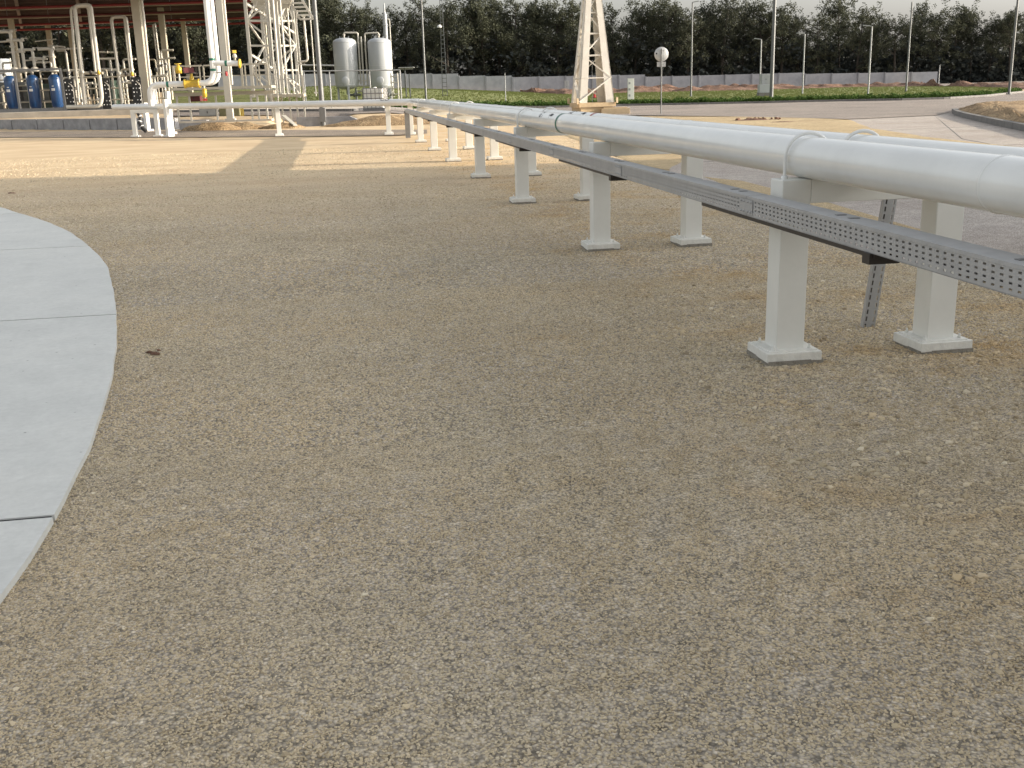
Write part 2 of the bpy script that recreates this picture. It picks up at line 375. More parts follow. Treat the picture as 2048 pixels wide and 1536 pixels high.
# kerb of the far side of the road and the things it bounds
KERB = [(330, 226), (540, 223.5), (700, 223.5), (830, 223), (920, 219), (1050, 217), (1250, 213), (1400, 210), (1500, 208), (1700, 203.5), (1800, 202), (1900, 199), (1980, 194), (2030, 188), (2110, 180)]
KD = [(px, hit(px, py)) for px, py in KERB]
NEAR_A = [(860, 226), (1000, 227), (1130, 230), (1270, 232), (1500, 235), (1700, 240), (1880, 232), (1912, 224), (1990, 212), (2048, 209), (2110, 207)]
sheet('asphalt_road', [(px, hit(px, py), interp(px, KD)) for px, py in [(330, 234), (540, 232), (700, 231), (800, 229)]+NEAR_A], 'asphalt', .035)
GF = [(330, 164), (540, 164), (1030, 164), (1060, 158)]+[(px, hit(px, py, dmax=150)) for px, py in ((1130, 190), (1250, 187), (1380, 183.5), (1500, 181.5), (1620, 178), (1720, 174.5), (1880, 173.5), (2000, 177), (2110, 181))]
sheet('grass_lawn', [(px, interp(px, KD)+(6 if px < 780 else .4), interp(px, GF)) for px in (330, 540, 700, 775, 800, 900, 1030, 1060, 1130, 1250, 1380, 1500, 1720, 1880, 2000, 2040)], 'grass', .05)
sheet('pavement_strip', [(px, interp(px, KD)+.4, interp(px, KD)+6.1) for px in (330, 540, 640, 700, 780)], 'beige', .12)
sheet('dirt_strip', [(px, interp(px, GF), min(164.5, interp(px, [(1800, 164.5), (1880, 135), (2200, 125)]))) for px in (1040, 1060, 1130, 1250, 1380, 1500, 1720, 1800, 1880, 2000, 2110)], 'dirt', .04, nd=40, step=6, bump=.85)
sheet('far_track', [(1840, 150, 200), (1880, 134, 205), (2110, 124, 205)], 'asphalt', .1)
sheet('far_lawn', [(1830, 206, 240), (2110, 206, 240)], 'grass', .35)

# kerb stones
def kerb_run(name, pts, w=.16, h=.13, step=1.0, label=None, cat='kerb', inward=0):
    """pts: world xy polyline; stones one metre long"""
    pts = [Vector(p) for p in pts]; L = 0; out = []
    for a, b in zip(pts, pts[1:]):
        seg = (b-a).length; n = max(1, round(seg/step))
        for i in range(n): out.append((a.lerp(b, i/n), a.lerp(b, (i+1)/n)))
    return out
kp = [bpt(px, D) for px, D in [(p, interp(p, KD)) for p in range(330, 2101, 12)]]
root = thing('road_kerb', kp[0], 'long grey concrete kerb along the far side of the road below the lawn', 'kerb')
b = MB(); st = kerb_run('k', kp, step=3)
for i, (a, c) in enumerate(st):
    m_ = (a+c)/2; d = (c-a)
    P = []
    sx = Vector((d.y, -d.x, 0)).normalized()
    e0 = d.normalized()*.01
    P = [a+e0-sx*.09, c-e0-sx*.09, c-e0+sx*.09, a+e0+sx*.09]
    b.hexa([p+Vector((0, 0, -.05)) for p in P]+[p+Vector((0, 0, .16)) for p in P])
b.build('kerb_stones', 'kerb', root, kind='stuff')

# concrete road to the right, its edge and the sand lying on it
P = []; F = []
ry = lines([(-4, 36, .5)]); N_ = 16
for y in ry:
    x0 = interp(max(0, y), RX) + .05*noise.noise(Vector((0, y*1.1, 5)))
    for k in range(N_+1):
        x = x0+(34-x0)*(k/N_)**1.3; P.append((x, y, zt(x, y)+.012))
F = [(j*(N_+1)+i, j*(N_+1)+i+1, (j+1)*(N_+1)+i+1, (j+1)*(N_+1)+i) for j in range(len(ry)-1) for i in range(N_)]
ptsR = [(17.6, 35.5), (19.5, 38.5), (20.5, 41)]
q = [(34, 35.98), (34, 44), (26, 49), (21.5, 45.5), (20.3, 41.2), (17.7, 36)]
b = MB(); b.add(P, F, True); b.add([(x, y, zt(x, y)+.016) for x, y in q], [tuple(range(len(q)))[::-1]])
b.build('concrete_road', 'concrete', kind='structure')
# sawn joints between the road bays
for (a, c) in (((5.4, 8.2), (13, 9.6)), ((5.3, 13.6), (16, 15.6)), ((7.2, 21.8), (22, 24.2)), ((13.4, 31.2), (31, 33)), ((9.5, 3), (16, 26)), ((16, 26), (25, 43))):
    MB().bar((a[0], a[1], .014), (c[0], c[1], .014), .02, .006).build('road_joint', 'kerb', kind='structure')
def patch(name, pts, m, z, seedv, amp=.15, sub=5, hh=0):
    """irregular patch lying on the ground"""
    c = sum((Vector((x, y, 0)) for x, y in pts), Vector())/len(pts); ring = []
    n = len(pts)
    for i in range(n):
        a = Vector((*pts[i], 0)); d = Vector((*pts[(i+1) % n], 0))
        for k in range(sub):
            p = a.lerp(d, k/sub); p += (p-c)*amp*noise.noise(p*.9+Vector((seedv, 0, 0))); ring.append(p)
    V = []; F = []; n = len(ring); rings = [1, .93, .75, .5, .25]
    for k, s in enumerate(rings):
        for p in ring:
            q_ = c+(p-c)*s; V.append((q_.x, q_.y, zt(q_.x, q_.y)+z+(hh*(1-s)**.7*(1+.8*noise.noise(q_*1.4)) if k else -.01)))
    V.append((c.x, c.y, zt(c.x, c.y)+z+hh))
    for k in range(len(rings)-1):
        for i in range(n): F.append((k*n+i, k*n+(i+1) % n, (k+1)*n+(i+1) % n, (k+1)*n+i))
    for i in range(n): F.append(((len(rings)-1)*n+i, (len(rings)-1)*n+(i+1) % n, len(V)-1))
    b = MB(); b.add(V, F, True); return b.build(name, m, kind='structure')
def wpts(l): return [tuple(onz(*p)[:2]) for p in l]
patch('sand_patch', wpts([(1225, 233), (1400, 234), (1560, 233), (1700, 241), (1745, 258), (1850, 275), (2048, 297), (1980, 300), (1750, 283), (1500, 262), (1250, 246)]), 'sand', .03, 3, .05)
patch('sand_drift', wpts([(1400, 353), (1480, 362), (1640, 402), (1840, 460), (2048, 520), (2048, 540), (1800, 470), (1620, 425), (1460, 376)]), 'sand', .018, 9, .05)
# sandy verge under the pipes
patch('sand_verge', wpts([(1130, 270), (1200, 300), (1280, 330), (1390, 345), (1400, 312), (1300, 290), (1200, 262)]), 'sand', .004, 12, .1)

sheet('painted_shade_band', [(px, hit(px, a), hit(px, b_)) for px, a, b_ in ((-60, 276, 264), (120, 276, 263.5), (260, 276, 262.5), (420, 275, 261.5), (620, 273.5, 260.5), (780, 272, 260), (850, 268, 260))], 'shade_band', .012)  # shadow band across the sand, painted as a darker strip
# roundabout island at the right: kerb stones round a bank of tan earth
isl = [(1908, 226), (1914, 231), (1930, 236), (1960, 243), (2000, 252), (2048, 262), (2110, 277)]
ip = [Vector((*onz(*p)[:2], 0)) for p in isl]
back = [Vector((*onz(x, y)[:2], 0)) for x, y in [(2110, 207), (2048, 210), (1990, 212.5), (1935, 217)]]
root = thing('island_kerb', ip[0], 'curved grey kerb round the bare earth island at the far right', 'kerb')
for a, c in kerb_run('k', ip+[], step=1.0):
    d = (c-a).normalized(); sx = Vector((d.y, -d.x, 0)); b = MB(); e0 = d*.012
    Q = [a+e0-sx*.1, a+e0+sx*.1, c-e0+sx*.1, c-e0-sx*.1]
    b.hexa([p+Vector((0, 0, -.05)) for p in Q]+[p+Vector((0, 0, .2)) for p in Q]); b.build('kerb_stone', 'kerb', root)
def bank(name, ring, z0, h, m, seedv, **kw):
    c = sum(ring, Vector())/len(ring); V = []; F = []; n = len(ring)
    dense = []
    for i in range(n):
        for k in range(6): dense.append(ring[i].lerp(ring[(i+1) % n], k/6))
    n = len(dense); rs = [1, .96, .9, .8, .65, .5, .35, .2, .1]
    for k, s in enumerate(rs):
        for p in dense:
            q_ = c+(p-c)*s; V.append((q_.x, q_.y, z0+zt(q_.x, q_.y)+h*math.sin(min(1, (1-s)*1.6)*1.57)*(1+.5*noise.noise(q_*.8+Vector((seedv, 0, 0))))+(.04*noise.noise(q_*5) if k else -.05)))
    V.append((c.x, c.y, z0+zt(c.x, c.y)+h))
    for k in range(len(rs)-1):
        for i in range(n): F.append((k*n+i, k*n+(i+1) % n, (k+1)*n+(i+1) % n, (k+1)*n+i))
    for i in range(n): F.append(((len(rs)-1)*n+i, (len(rs)-1)*n+(i+1) % n, len(V)-1))
    b = MB(); b.add(V, F, True); return b.build(name, m, **kw)
bank('earth_island', ip+back, .1, .28, 'mound', 1, kind='structure')

# ------------------------------------------------------------------ concrete apron at the left: bays parted by joints
root = thing('concrete_apron', (-3, 8, 0), 'pale concrete apron with a curved edge at the left of the gravel', 'apron')
J = [-2, 4.29, 8.6, 12.92, 17.2, 21.2]
for a, c in zip(J, J[1:]):
    yy = lines([(a+.015, c-.015, .18)]); b = MB(); n = len(yy)
    edge = [(interp(max(0, y), SX)+.012*noise.noise(Vector((y*2.2, 0, 0))), y) for y in yy]
    top = [Vector((x, y, .016)) for x, y in edge]; inn = [Vector((-15, y, .016)) for y in yy]
    V_ = []; 
    for p, q_ in zip(top, inn): V_ += [q_, p, Vector((p.x+.004, p.y, -.06)), Vector((q_.x, q_.y, -.06))]
    F_ = []
    for i in range(n-1):
        o_ = i*4; F_ += [(o_, o_+1, o_+5, o_+4), (o_+1, o_+2, o_+6, o_+5)]
    F_ += [(0, 3, 2, 1), (4*n-4, 4*n-3, 4*n-2, 4*n-1)]
    b.add(V_, F_); b.build('slab', 'slab', root)
b = MB(); b.box((-7.7, 9, .004), (12.2, 22, .01)); 
for y in J[1:-1]: MB().box(((-15+interp(y, SX))/2, y, .004), (15+interp(y, SX)-.02, .03, .012)).build('joint_filler', 'black', root)

# ------------------------------------------------------------------ gravel: loose stone chips lying on the near ground
def gravel(name, y0, y1, dens, rmin, rmax, seedv, xl=-14, xr=6):
    V = []; F = []; yl = lines([(y0, y1, .15)]); N_ = 40
    for y in yl:
        a = max(interp(y, SX)-.008, xl); c = min(interp(y, RX)+.12, xr+y*.4)
        for k in range(N_+1):
            x = a+(c-a)*k/N_; V.append((x, y, micro(x, y)-.012))
    n = N_+1; F = [(j*n+i, j*n+i+1, (j+1)*n+i+1, (j+1)*n+i) for j in range(len(yl)-1) for i in range(N_)]
    b = MB(); b.add(V, F); o = b.build(name, 'ground', kind='stuff')
    mt = M.get('chips')
    if not mt:
        mt = bpy.data.materials.new('stone_chips'); mt.use_nodes = True; t = mt.node_tree; bb = t.nodes['Principled BSDF']; bb.inputs['Roughness'].default_value = .85; bb.inputs['Specular IOR Level'].default_value = .25
        oi = t.nodes.new('ShaderNodeObjectInfo'); r = t.nodes.new('ShaderNodeValToRGB'); cr = r.color_ramp; cr.interpolation = 'LINEAR'
        st_ = [(0, (.29, .245, .185)), (.2, (.44, .38, .285)), (.42, (.53, .46, .35)), (.62, (.53, .47, .385)), (.8, (.58, .50, .375)), (.95, (.62, .55, .45)), (1, (.72, .67, .58))]
        while len(cr.elements) < len(st_): cr.elements.new(.5)
        for e, (p, c) in zip(cr.elements, st_): e.position = p; e.color = (*c, 1)
        t.links.new(oi.outputs['Random'], r.inputs[0])
        geo = t.nodes.new('ShaderNodeNewGeometry'); nb = t.nodes.new('ShaderNodeTexNoise'); nb.inputs['Scale'].default_value = .55; nb.inputs['Detail'].default_value = 6; t.links.new(geo.outputs['Position'], nb.inputs['Vector'])
        r2 = t.nodes.new('ShaderNodeValToRGB'); r2.color_ramp.elements[0].position = .35; r2.color_ramp.elements[1].position = .65
        r2.color_ramp.elements[0].color = (1.0, .925, .78, 1); r2.color_ramp.elements[1].color = (1.0, .975, .89, 1)
        t.links.new(nb.outputs['Fac'], r2.inputs[0]); mx = t.nodes.new('ShaderNodeMix'); mx.data_type = 'RGBA'; mx.blend_type = 'MULTIPLY'; mx.inputs[0].default_value = 1
        t.links.new(r.outputs[0], mx.inputs[6]); t.links.new(r2.outputs[0], mx.inputs[7])
        N = t.nodes.new; L = t.links.new; P = geo.outputs['Position']; sp = N('ShaderNodeSeparateXYZ'); L(P, sp.inputs[0])
        n3 = N('ShaderNodeTexNoise'); n3.inputs['Scale'].default_value = .8; n3.inputs['Detail'].default_value = 8; n3.inputs['Roughness'].default_value = .7; L(P, n3.inputs['Vector'])
        a3 = N('ShaderNodeMapRange'); a3.inputs[1].default_value = .3; a3.inputs[2].default_value = 2.6; a3.inputs[3].default_value = -.12; a3.inputs[4].default_value = .04; L(sp.outputs['X'], a3.inputs[0])
        s3 = N('ShaderNodeMath'); s3.operation = 'ADD'; L(n3.outputs['Fac'], s3.inputs[0]); L(a3.outputs[0], s3.inputs[1])
        m3 = N('ShaderNodeMapRange'); m3.inputs[1].default_value = .54; m3.inputs[2].default_value = .74; m3.inputs[4].default_value = .85; L(s3.outputs[0], m3.inputs[0])
        mx3 = N('ShaderNodeMix'); mx3.data_type = 'RGBA'; mx3.blend_type = 'MULTIPLY'; L(m3.outputs[0], mx3.inputs[0]); L(mx.outputs[2], mx3.inputs[6]); mx3.inputs[7].default_value = (.92, .76, .52, 1)
        n5 = N('ShaderNodeTexNoise'); n5.inputs['Scale'].default_value = .33; n5.inputs['Detail'].default_value = 7; n5.inputs['Roughness'].default_value = .6; L(P, n5.inputs['Vector'])
        m5 = N('ShaderNodeMapRange'); m5.inputs[1].default_value = .35; m5.inputs[2].default_value = .65; m5.inputs[3].default_value = .88; m5.inputs[4].default_value = 1.1; L(n5.outputs['Fac'], m5.inputs[0])
        cb5 = N('ShaderNodeCombineColor'); [L(m5.outputs[0], cb5.inputs[i]) for i in range(3)]
        mx5 = N('ShaderNodeMix'); mx5.data_type = 'RGBA'; mx5.blend_type = 'MULTIPLY'; mx5.inputs[0].default_value = 1; L(mx3.outputs[2], mx5.inputs[6]); L(cb5.outputs[0], mx5.inputs[7])
        L(mx5.outputs[2], bb.inputs['Base Color']); M['chips'] = mt
    ng = bpy.data.node_groups.new(name, 'GeometryNodeTree')
    ng.interface.new_socket('Geometry', in_out='INPUT', socket_type='NodeSocketGeometry'); ng.interface.new_socket('Geometry', in_out='OUTPUT', socket_type='NodeSocketGeometry')
    N = ng.nodes.new; L = ng.links.new; gi = N('NodeGroupInput'); go = N('NodeGroupOutput')
    ds = N('GeometryNodeDistributePointsOnFaces'); ds.inputs['Density'].default_value = dens; ds.inputs['Seed'].default_value = seedv
    ic = N('GeometryNodeMeshIcoSphere'); ic.inputs['Subdivisions'].default_value = 1; ic.inputs['Radius'].default_value = 1
    sp = N('GeometryNodeSetPosition'); wn = N('FunctionNodeRandomValue'); wn.data_type = 'FLOAT_VECTOR'; wn.inputs[0].default_value = (-.28, -.28, -.28); wn.inputs[1].default_value = (.28, .28, .28); wn.inputs['Seed'].default_value = seedv
    L(ic.outputs[0], sp.inputs[0]); L(wn.outputs[0], sp.inputs['Offset'])
    sm = N('GeometryNodeSetMaterial'); sm.inputs['Material'].default_value = mt; L(sp.outputs[0], sm.inputs[0])
    ip_ = N('GeometryNodeInstanceOnPoints'); L(gi.outputs[0], ds.inputs[0]); L(ds.outputs['Points'], ip_.inputs[0]); L(sm.outputs[0], ip_.inputs['Instance'])
    rs_ = N('FunctionNodeRandomValue'); rs_.data_type = 'FLOAT_VECTOR'; rs_.inputs[0].default_value = (rmin, rmin, rmin*.6); rs_.inputs[1].default_value = (rmax, rmax*.8, rmax*.55); rs_.inputs['Seed'].default_value = seedv+1
    L(rs_.outputs[0], ip_.inputs['Scale'])
    rr = N('FunctionNodeRandomValue'); rr.data_type = 'FLOAT_VECTOR'; rr.inputs[0].default_value = (-.35, -.35, 0); rr.inputs[1].default_value = (.35, .35, 6.28); rr.inputs['Seed'].default_value = seedv+2; L(rr.outputs[0], ip_.inputs['Rotation'])
    L(ip_.outputs[0], go.inputs[0])
    md = o.modifiers.new('chips', 'NODES'); md.node_group = ng
    return o
gravel('fine_gravel', 1.6, 5.0, 11500, .0026, .0074, 11)
gravel('fine_gravel', 5.0, 9.0, 4600, .0042, .0098, 21)
gravel('fine_gravel', 9.0, 14.0, 1000, .006, .014, 31)
gravel('fine_gravel', 14.0, 19.5, 420, .008, .016, 32)
gravel('fine_gravel', 19.5, 25.0, 150, .009, .018, 33)
gravel('fine_gravel', 25.0, 34.0, 45, .011, .022, 34)
gravel('coarse_gravel', 1.6, 12.0, 22, .009, .016, 41)
gravel('coarse_gravel', 3.0, 8.5, 90, .010, .028, 51, xl=1.9)

# ------------------------------------------------------------------ pipe supports
ROWS = [6.03, 10.82, 15.70, 20.50, 25.5, 30.5, 35.5]
XN, XF, PX1, PX2, PZ, PR = 2.63, 3.62, 2.73, 3.07, 1.207, .12
BT = 1.087
def foot(b, x, y, rz=0, seedv=0):
    pass
def make_support(y, strap, label, X1=XN, X2=XF, rz=0, center=None, top=BT, group='white pipe supports'):
    c = Vector(((X1+X2)/2, y, 0)) if center is None else Vector(center)
    root = thing('pipe_support', c, label, 'pipe support', group)
    ux = Vector((math.cos(rz), math.sin(rz), 0)); half = (X2-X1)/2
    for s in (-1, 1):
        p = c+ux*(s*half)
        MB().box((p.x, p.y, (top+.06)/2+.0), (.18, .18, top-.06), rz).build('post', 'post', root, bevel=.006)
        MB().box((p.x, p.y, .035), (.345, .34, .058), rz+.01*s).build('base_plinth', 'foot', root, bevel=.005)
        MB().box((p.x, p.y, .066), (.30, .295, .008), rz).build('base_plate', 'foot', root)
        MB().box((p.x+.004, p.y, .0), (.352, .346, .03), rz-.02*s).build('grout_bed', 'grout', root)
        if center is None and y < 22:
            for bx in (-.115, .115):
                for by in (-.11, .11): MB().lathe((p.x+bx, p.y+by, .069), [(.013, 0), (.013, .012), (.007, .013), (.007, .03), (0, .03)], 6).build('anchor_bolt', 'foot', root)
    a = c+ux*(-half+.091); b_ = c+ux*(half-.091)
    MB().bar((a.x, a.y, top-.07), (b_.x, b_.y, top-.07), .176, .14).build('cross_beam', 'post', root, bevel=.004)
    if strap:
        for off in (-.395, -.055) if center is None else (-.3, .04):
            b = MB(); pc = c+ux*off; pts = [(-.142, -.125)]+[(-.142*math.cos(math.pi*k/14), .142*math.sin(math.pi*k/14)) for k in range(15)]+[(.142, -.125)]
            b.tube([(pc.x+ux.x*u, pc.y+ux.y*u, top+.12+v) for u, v in pts], .0105, 8, cap=False)
            o = b.build('strap', 'white', root)
            for u in (-.142, .142): MB().lathe((pc.x+ux.x*u, pc.y+ux.y*u, top), [(0, .018), (.02, .018), (.02, 0)], 6).build('nut', 'white', o)
    return root
lab = ['nearest white support frame of the pipes, carrying both pipe straps', 'second white pipe support frame from the camera, without straps', 'third white pipe support frame, with straps just left of the green ring', 'fourth white pipe support frame counting from the camera', 'fifth white pipe support frame counting from the camera, with straps', 'sixth white pipe support frame counting from the camera', 'seventh white pipe support frame, next to the end post of the grey tray']
for i, y in enumerate(ROWS): make_support(y, i % 2 == 0, lab[i])

# ------------------------------------------------------------------ the two long white pipes
C0 = Vector((PX1, 41.2, PZ)); 
def runpt(px, D, z): q_ = at(px, _level(px), D); return Vector((q_.x, q_.y, z))
E1 = runpt(550, 43.6, PZ+.02); E2 = runpt(226, 49.5, PZ+.07)
rdir = (E2-C0); rdir.z = 0; rdir.normalize(); rper = Vector((-rdir.y, rdir.x, 0))
if rper.y < 0: rper = -rper
root1 = thing('white_pipeline', (PX1, 20, 0), 'near one of two long white pipes, with the green ring', 'pipeline')
MB().tube([(PX1, -6, PZ), C0, E1, E2], PR, 40, bend=.75, bn=10).build('pipe', 'white', root1)
MB().lathe(E2, [(PR, 0), (PR*.9, .06), (PR*.5, .11), (0, .125)], 24, rdir).build('end_cap', 'white', root1)
for y in (4.1, 16.0, 28): MB().lathe((PX1, y, PZ), [(PR, -.012), (PR+.0035, -.006), (PR+.0035, .006), (PR, .012)], 32, (0, 1, 0)).build('weld_seam', 'white', root1)
MB().lathe((PX1, 13.05, PZ), [(PR+.002, -.09), (PR+.002, .0)], 40, (0, 1, 0)).build('green_ring', 'green', root1)
root2 = thing('white_pipeline', (PX2, 20, 0), 'far one of two long white pipes, with the red ring', 'pipeline')
C02 = C0+Vector((PX2-PX1, 0, 0))+rper*.30-rdir*.02; C02.x = PX2; C02.z = PZ
MB().tube([(PX2, -6, PZ), C02, E1+rper*.34, E2+rper*.34+rdir*.1], PR, 40, bend=.75, bn=10).build('pipe', 'white', root2)
for y in (9.3, 21.2): MB().lathe((PX2, y, PZ), [(PR, -.012), (PR+.0035, -.006), (PR+.0035, .006), (PR, .012)], 32, (0, 1, 0)).build('weld_seam', 'white', root2)
MB().lathe((PX2, 12.8, PZ), [(PR+.002, -.09), (PR+.002, .0)], 40, (0, 1, 0)).build('red_ring', 'red', root2)
def wrap_text(txt, root, xc, yc, ang, size, name='lettering'):
    cu = bpy.data.curves.new(name, 'FONT'); cu.body = txt; cu.size = size; cu.resolution_u = 3; cu.space_character = 1.1
    to = bpy.data.objects.new('tmp', cu); dg = bpy.context.evaluated_depsgraph_get(); col.objects.link(to); dg.update()
    me = bpy.data.meshes.new_from_object(to.evaluated_get(dg)); bpy.data.objects.remove(to)
    V_ = []; cx = max(v.co.x for v in me.vertices)/2; cy = max(v.co.y for v in me.vertices)/2
    off = Vector(root['_o'])
    for v in me.vertices:
        a = ang+(v.co.y-cy)/PR; y = yc-(v.co.x-cx)   # reads from the far end towards the camera
        v.co = Vector((xc-(PR+.003)*math.cos(a), y, PZ+(PR+.003)*math.sin(a)))-off
    me.materials.append(M['print']); o = bpy.data.objects.new(name, me); col.objects.link(o); o.parent = root; return o
wrap_text('GN', root1, PX1, 14.1, R(52), .15); wrap_text('GAZ', root2, PX2, 13.9, R(62), .13)
def wrap_arrow(root, xc, yc, ang, L=.22, w=.05):
    b = MB(); pts = [(-L/2, 0), (-L/6, w), (-L/6, w*.4), (L/2, w*.4), (L/2, -w*.4), (-L/6, -w*.4), (-L/6, -w)]
    def P3(u, v): a = ang+v/PR; return (xc-(PR+.003)*math.cos(a), yc-u, PZ+(PR+.003)*math.sin(a))
    b.add([P3(*p) for p in pts], [(0, 1, 6), (2, 3, 4, 5)]); return b.build('arrow_mark', 'print', root)
wrap_arrow(root1, PX1, 13.5, R(52)); wrap_arrow(root2, PX2, 13.25, R(64))
# lettering on the crossing run
def run_text(txt, root, px, size):
    t_ = at(px, 196, 41.9); base = C0+(E1-C0)*((t_-C0).dot((E1-C0))/(E1-C0).length_squared)
    cu = bpy.data.curves.new('t', 'FONT'); cu.body = txt; cu.size = size; to = bpy.data.objects.new('tmp', cu); col.objects.link(to); dg = bpy.context.evaluated_depsgraph_get(); dg.update()
    me = bpy.data.meshes.new_from_object(to.evaluated_get(dg)); bpy.data.objects.remove(to); cx = max(v.co.x for v in me.vertices)/2; off = Vector(root['_o'])
    d = (E1-C0).normalized()
    for v in me.vertices:
        a = R(38)+v.co.y/PR*.8; p = base-d*(v.co.x-cx)-rper*(PR+.004)*math.cos(a)+Vector((0, 0, (PR+.004)*math.sin(a))); v.co = p-off
    me.materials.append(M['print']); o = bpy.data.objects.new('lettering', me); col.objects.link(o); o.parent = root
run_text('GO', root1, 780, .26)
# supports of the crossing run
rz = math.atan2(rper.y, rper.x)
for px, D, st_, lb in ((818, 41.2, 0, 'white support frame under the bend where the pipes turn left'), (773, 42.0, 0, 'white support frame of the crossing pipes, just left of their bend'), (552, 43.8, 1, 'white support frame with strap in the middle of the crossing pipes'), (285, 47.2, 0, 'leftmost white support frame, facing the camera by the black hose')):
    f_ = runpt(px, D, 0); vd = Vector((f_.x, f_.y, 0)).normalized(); f_ = f_+vd*.5
    if px == 285: make_support(0, 0, lb, 0, .99, -YAW, f_, 1.15)
    else: make_support(0, st_, lb, 0, 1.0, math.atan2(vd.y, vd.x), f_, BT)
p_ = runpt(329, 47.0, 0)
t = thing('pipe_post', p_, 'single white post with base plate beside the riser pipes', 'post')
MB().box((p_.x, p_.y, .8), (.15, .15, 1.5), rz).build('post', 'post', t); MB().box((p_.x, p_.y, .04), (.34, .34, .07), rz).build('base_plinth', 'foot', t)
p_ = onz(296, 262.5, 0); t = thing('pipe_post', p_, 'white post farther back between the legs of the leftmost support', 'post')
MB().box((p_.x, p_.y, .7), (.2, .2, 1.4), rz).build('post', 'post', t); MB().box((p_.x, p_.y, .05), (.42, .42, .1), rz).build('base_plinth', 'foot', t)
p_ = at(343, 258, 50); t = thing('pipe_post', p_, 'white post on a small plinth by the riser pipes at the low wall', 'post')
MB().box((p_.x, p_.y, .95), (.17, .17, 1.9), rz).build('post', 'post', t); MB().box((p_.x, p_.y, .05), (.32, .32, .1), rz).build('base_plinth', 'foot', t)

# ------------------------------------------------------------------ perforated cable tray with its brackets
TX0, TX1, TZ0, TZ1 = 2.367, 2.497, .879, .993
root = thing('cable_tray', (2.43, 20, 0), 'long grey perforated cable tray fixed along the near posts', 'cable tray')
def tray_section(y0, y1):
    b = MB(); n = int(round((y1-y0)/.054)); dy = (y1-y0)/n; rows = 4; z0, z1 = TZ0+.008, TZ1-.014; dz = (z1-z0)/rows
    def flat(x, ya, yb, za, zb, nrm):
        q_ = [(x, ya, za), (x, yb, za), (x, yb, zb), (x, ya, zb)]; b.add(q_, [(0, 3, 2, 1) if nrm < 0 else (0, 1, 2, 3)])
    for x, nn in ((TX0, -1), (TX0+.0025, 1), (TX1, 1)):
        if x == TX1: flat(x, y0, y1, TZ0, TZ1, 1); continue
        if y0 > 22: flat(x, y0, y1, TZ0, TZ1, nn); continue
        flat(x, y0, y1, TZ0, z0, nn); flat(x, y0, y1, z1, TZ1, nn)
        for i in range(n):
            ya = y0+i*dy; yb = ya+dy
            for j in range(rows):
                za = z0+j*dz; zb = za+dz; hy, hz = dy*.19, dz*.19; cy, cz = (ya+yb)/2+dy*.05*(j-1.5), (za+zb)/2
                o_ = [(x, ya, za), (x, yb, za), (x, yb, zb), (x, ya, zb)]; q_ = [(x, cy-hy, cz-hz), (x, cy+hy, cz-hz), (x, cy+hy, cz+hz), (x, cy-hy, cz+hz)]
                fs = [(0, 1, 5, 4), (1, 2, 6, 5), (2, 3, 7, 6), (3, 0, 4, 7)]; b.add(o_+q_, fs if nn > 0 else [f[::-1] for f in fs])
    b.box(((TX0+TX1)/2, (y0+y1)/2, TZ1+.0015), (TX1-TX0+.006, y1-y0, .003)); b.box((TX0-.002, (y0+y1)/2, TZ1-.006), (.003, y1-y0, .014))
    b.box((TX0+.008, (y0+y1)/2, TZ0), (.016, y1-y0, .003)); b.box((TX1-.008, (y0+y1)/2, TZ0), (.016, y1-y0, .003))
    return b.build('tray_section', 'galv', root)
yy = 3.05-3*2
while yy < 39: tray_section(yy+.003, min(yy+2.997, 39.2)); yy += 3
for k in range(-1, 13):
    y = 3.05+3*k; b = MB(); b.box((TX0-.004, y, (TZ0+TZ1)/2-.002), (.003, .2, .085)); o = b.build('joint_plate', 'galv', root)
    for a in (-.075, -.03, .03, .075):
        for z in (-.03, .028):
            if y < 16: MB().lathe((TX0-.0055, y+a, (TZ0+TZ1)/2+z), [(.007, 0), (.007, .004), (0, .006)], 8, (-1, 0, 0)).build('bolt', 'galv', o)
for k in range(26):   # clips on the lid
    y = 1.9+k*1.47; MB().box(((TX0+TX1)/2+.01, y, TZ1+.0045), (.05, .03, .004)).build('lid_clip', 'galvd', root); MB().box(((TX0+TX1)/2+.01, y+.14, TZ1+.0045), (.05, .03, .004)).build('lid_clip', 'galvd', root)
for i, y in enumerate([1.24]+ROWS):
    if i > 7: break
    t = thing('tray_bracket', (2.43, y, .8), ['dark steel bar under the tray near the right edge of the photo', 'dark steel bar under the tray at the nearest support', 'dark steel bar under the tray at the second support', 'dark steel bar under the tray at the third support', 'dark steel bar under the tray at the fourth support', 'dark steel bar under the tray at the fifth support', 'dark steel bar under the tray at the sixth support', 'dark steel bar under the tray at the seventh support'][i], 'bracket', 'dark bars under the cable tray')
    MB().box((2.39, y-.35, .866), (.035, 2.4, .022)).build('bar', 'dark', t); MB().box((2.43, y-1.5, .852), (.15, .07, .05)).build('cross_piece', 'dark', t)
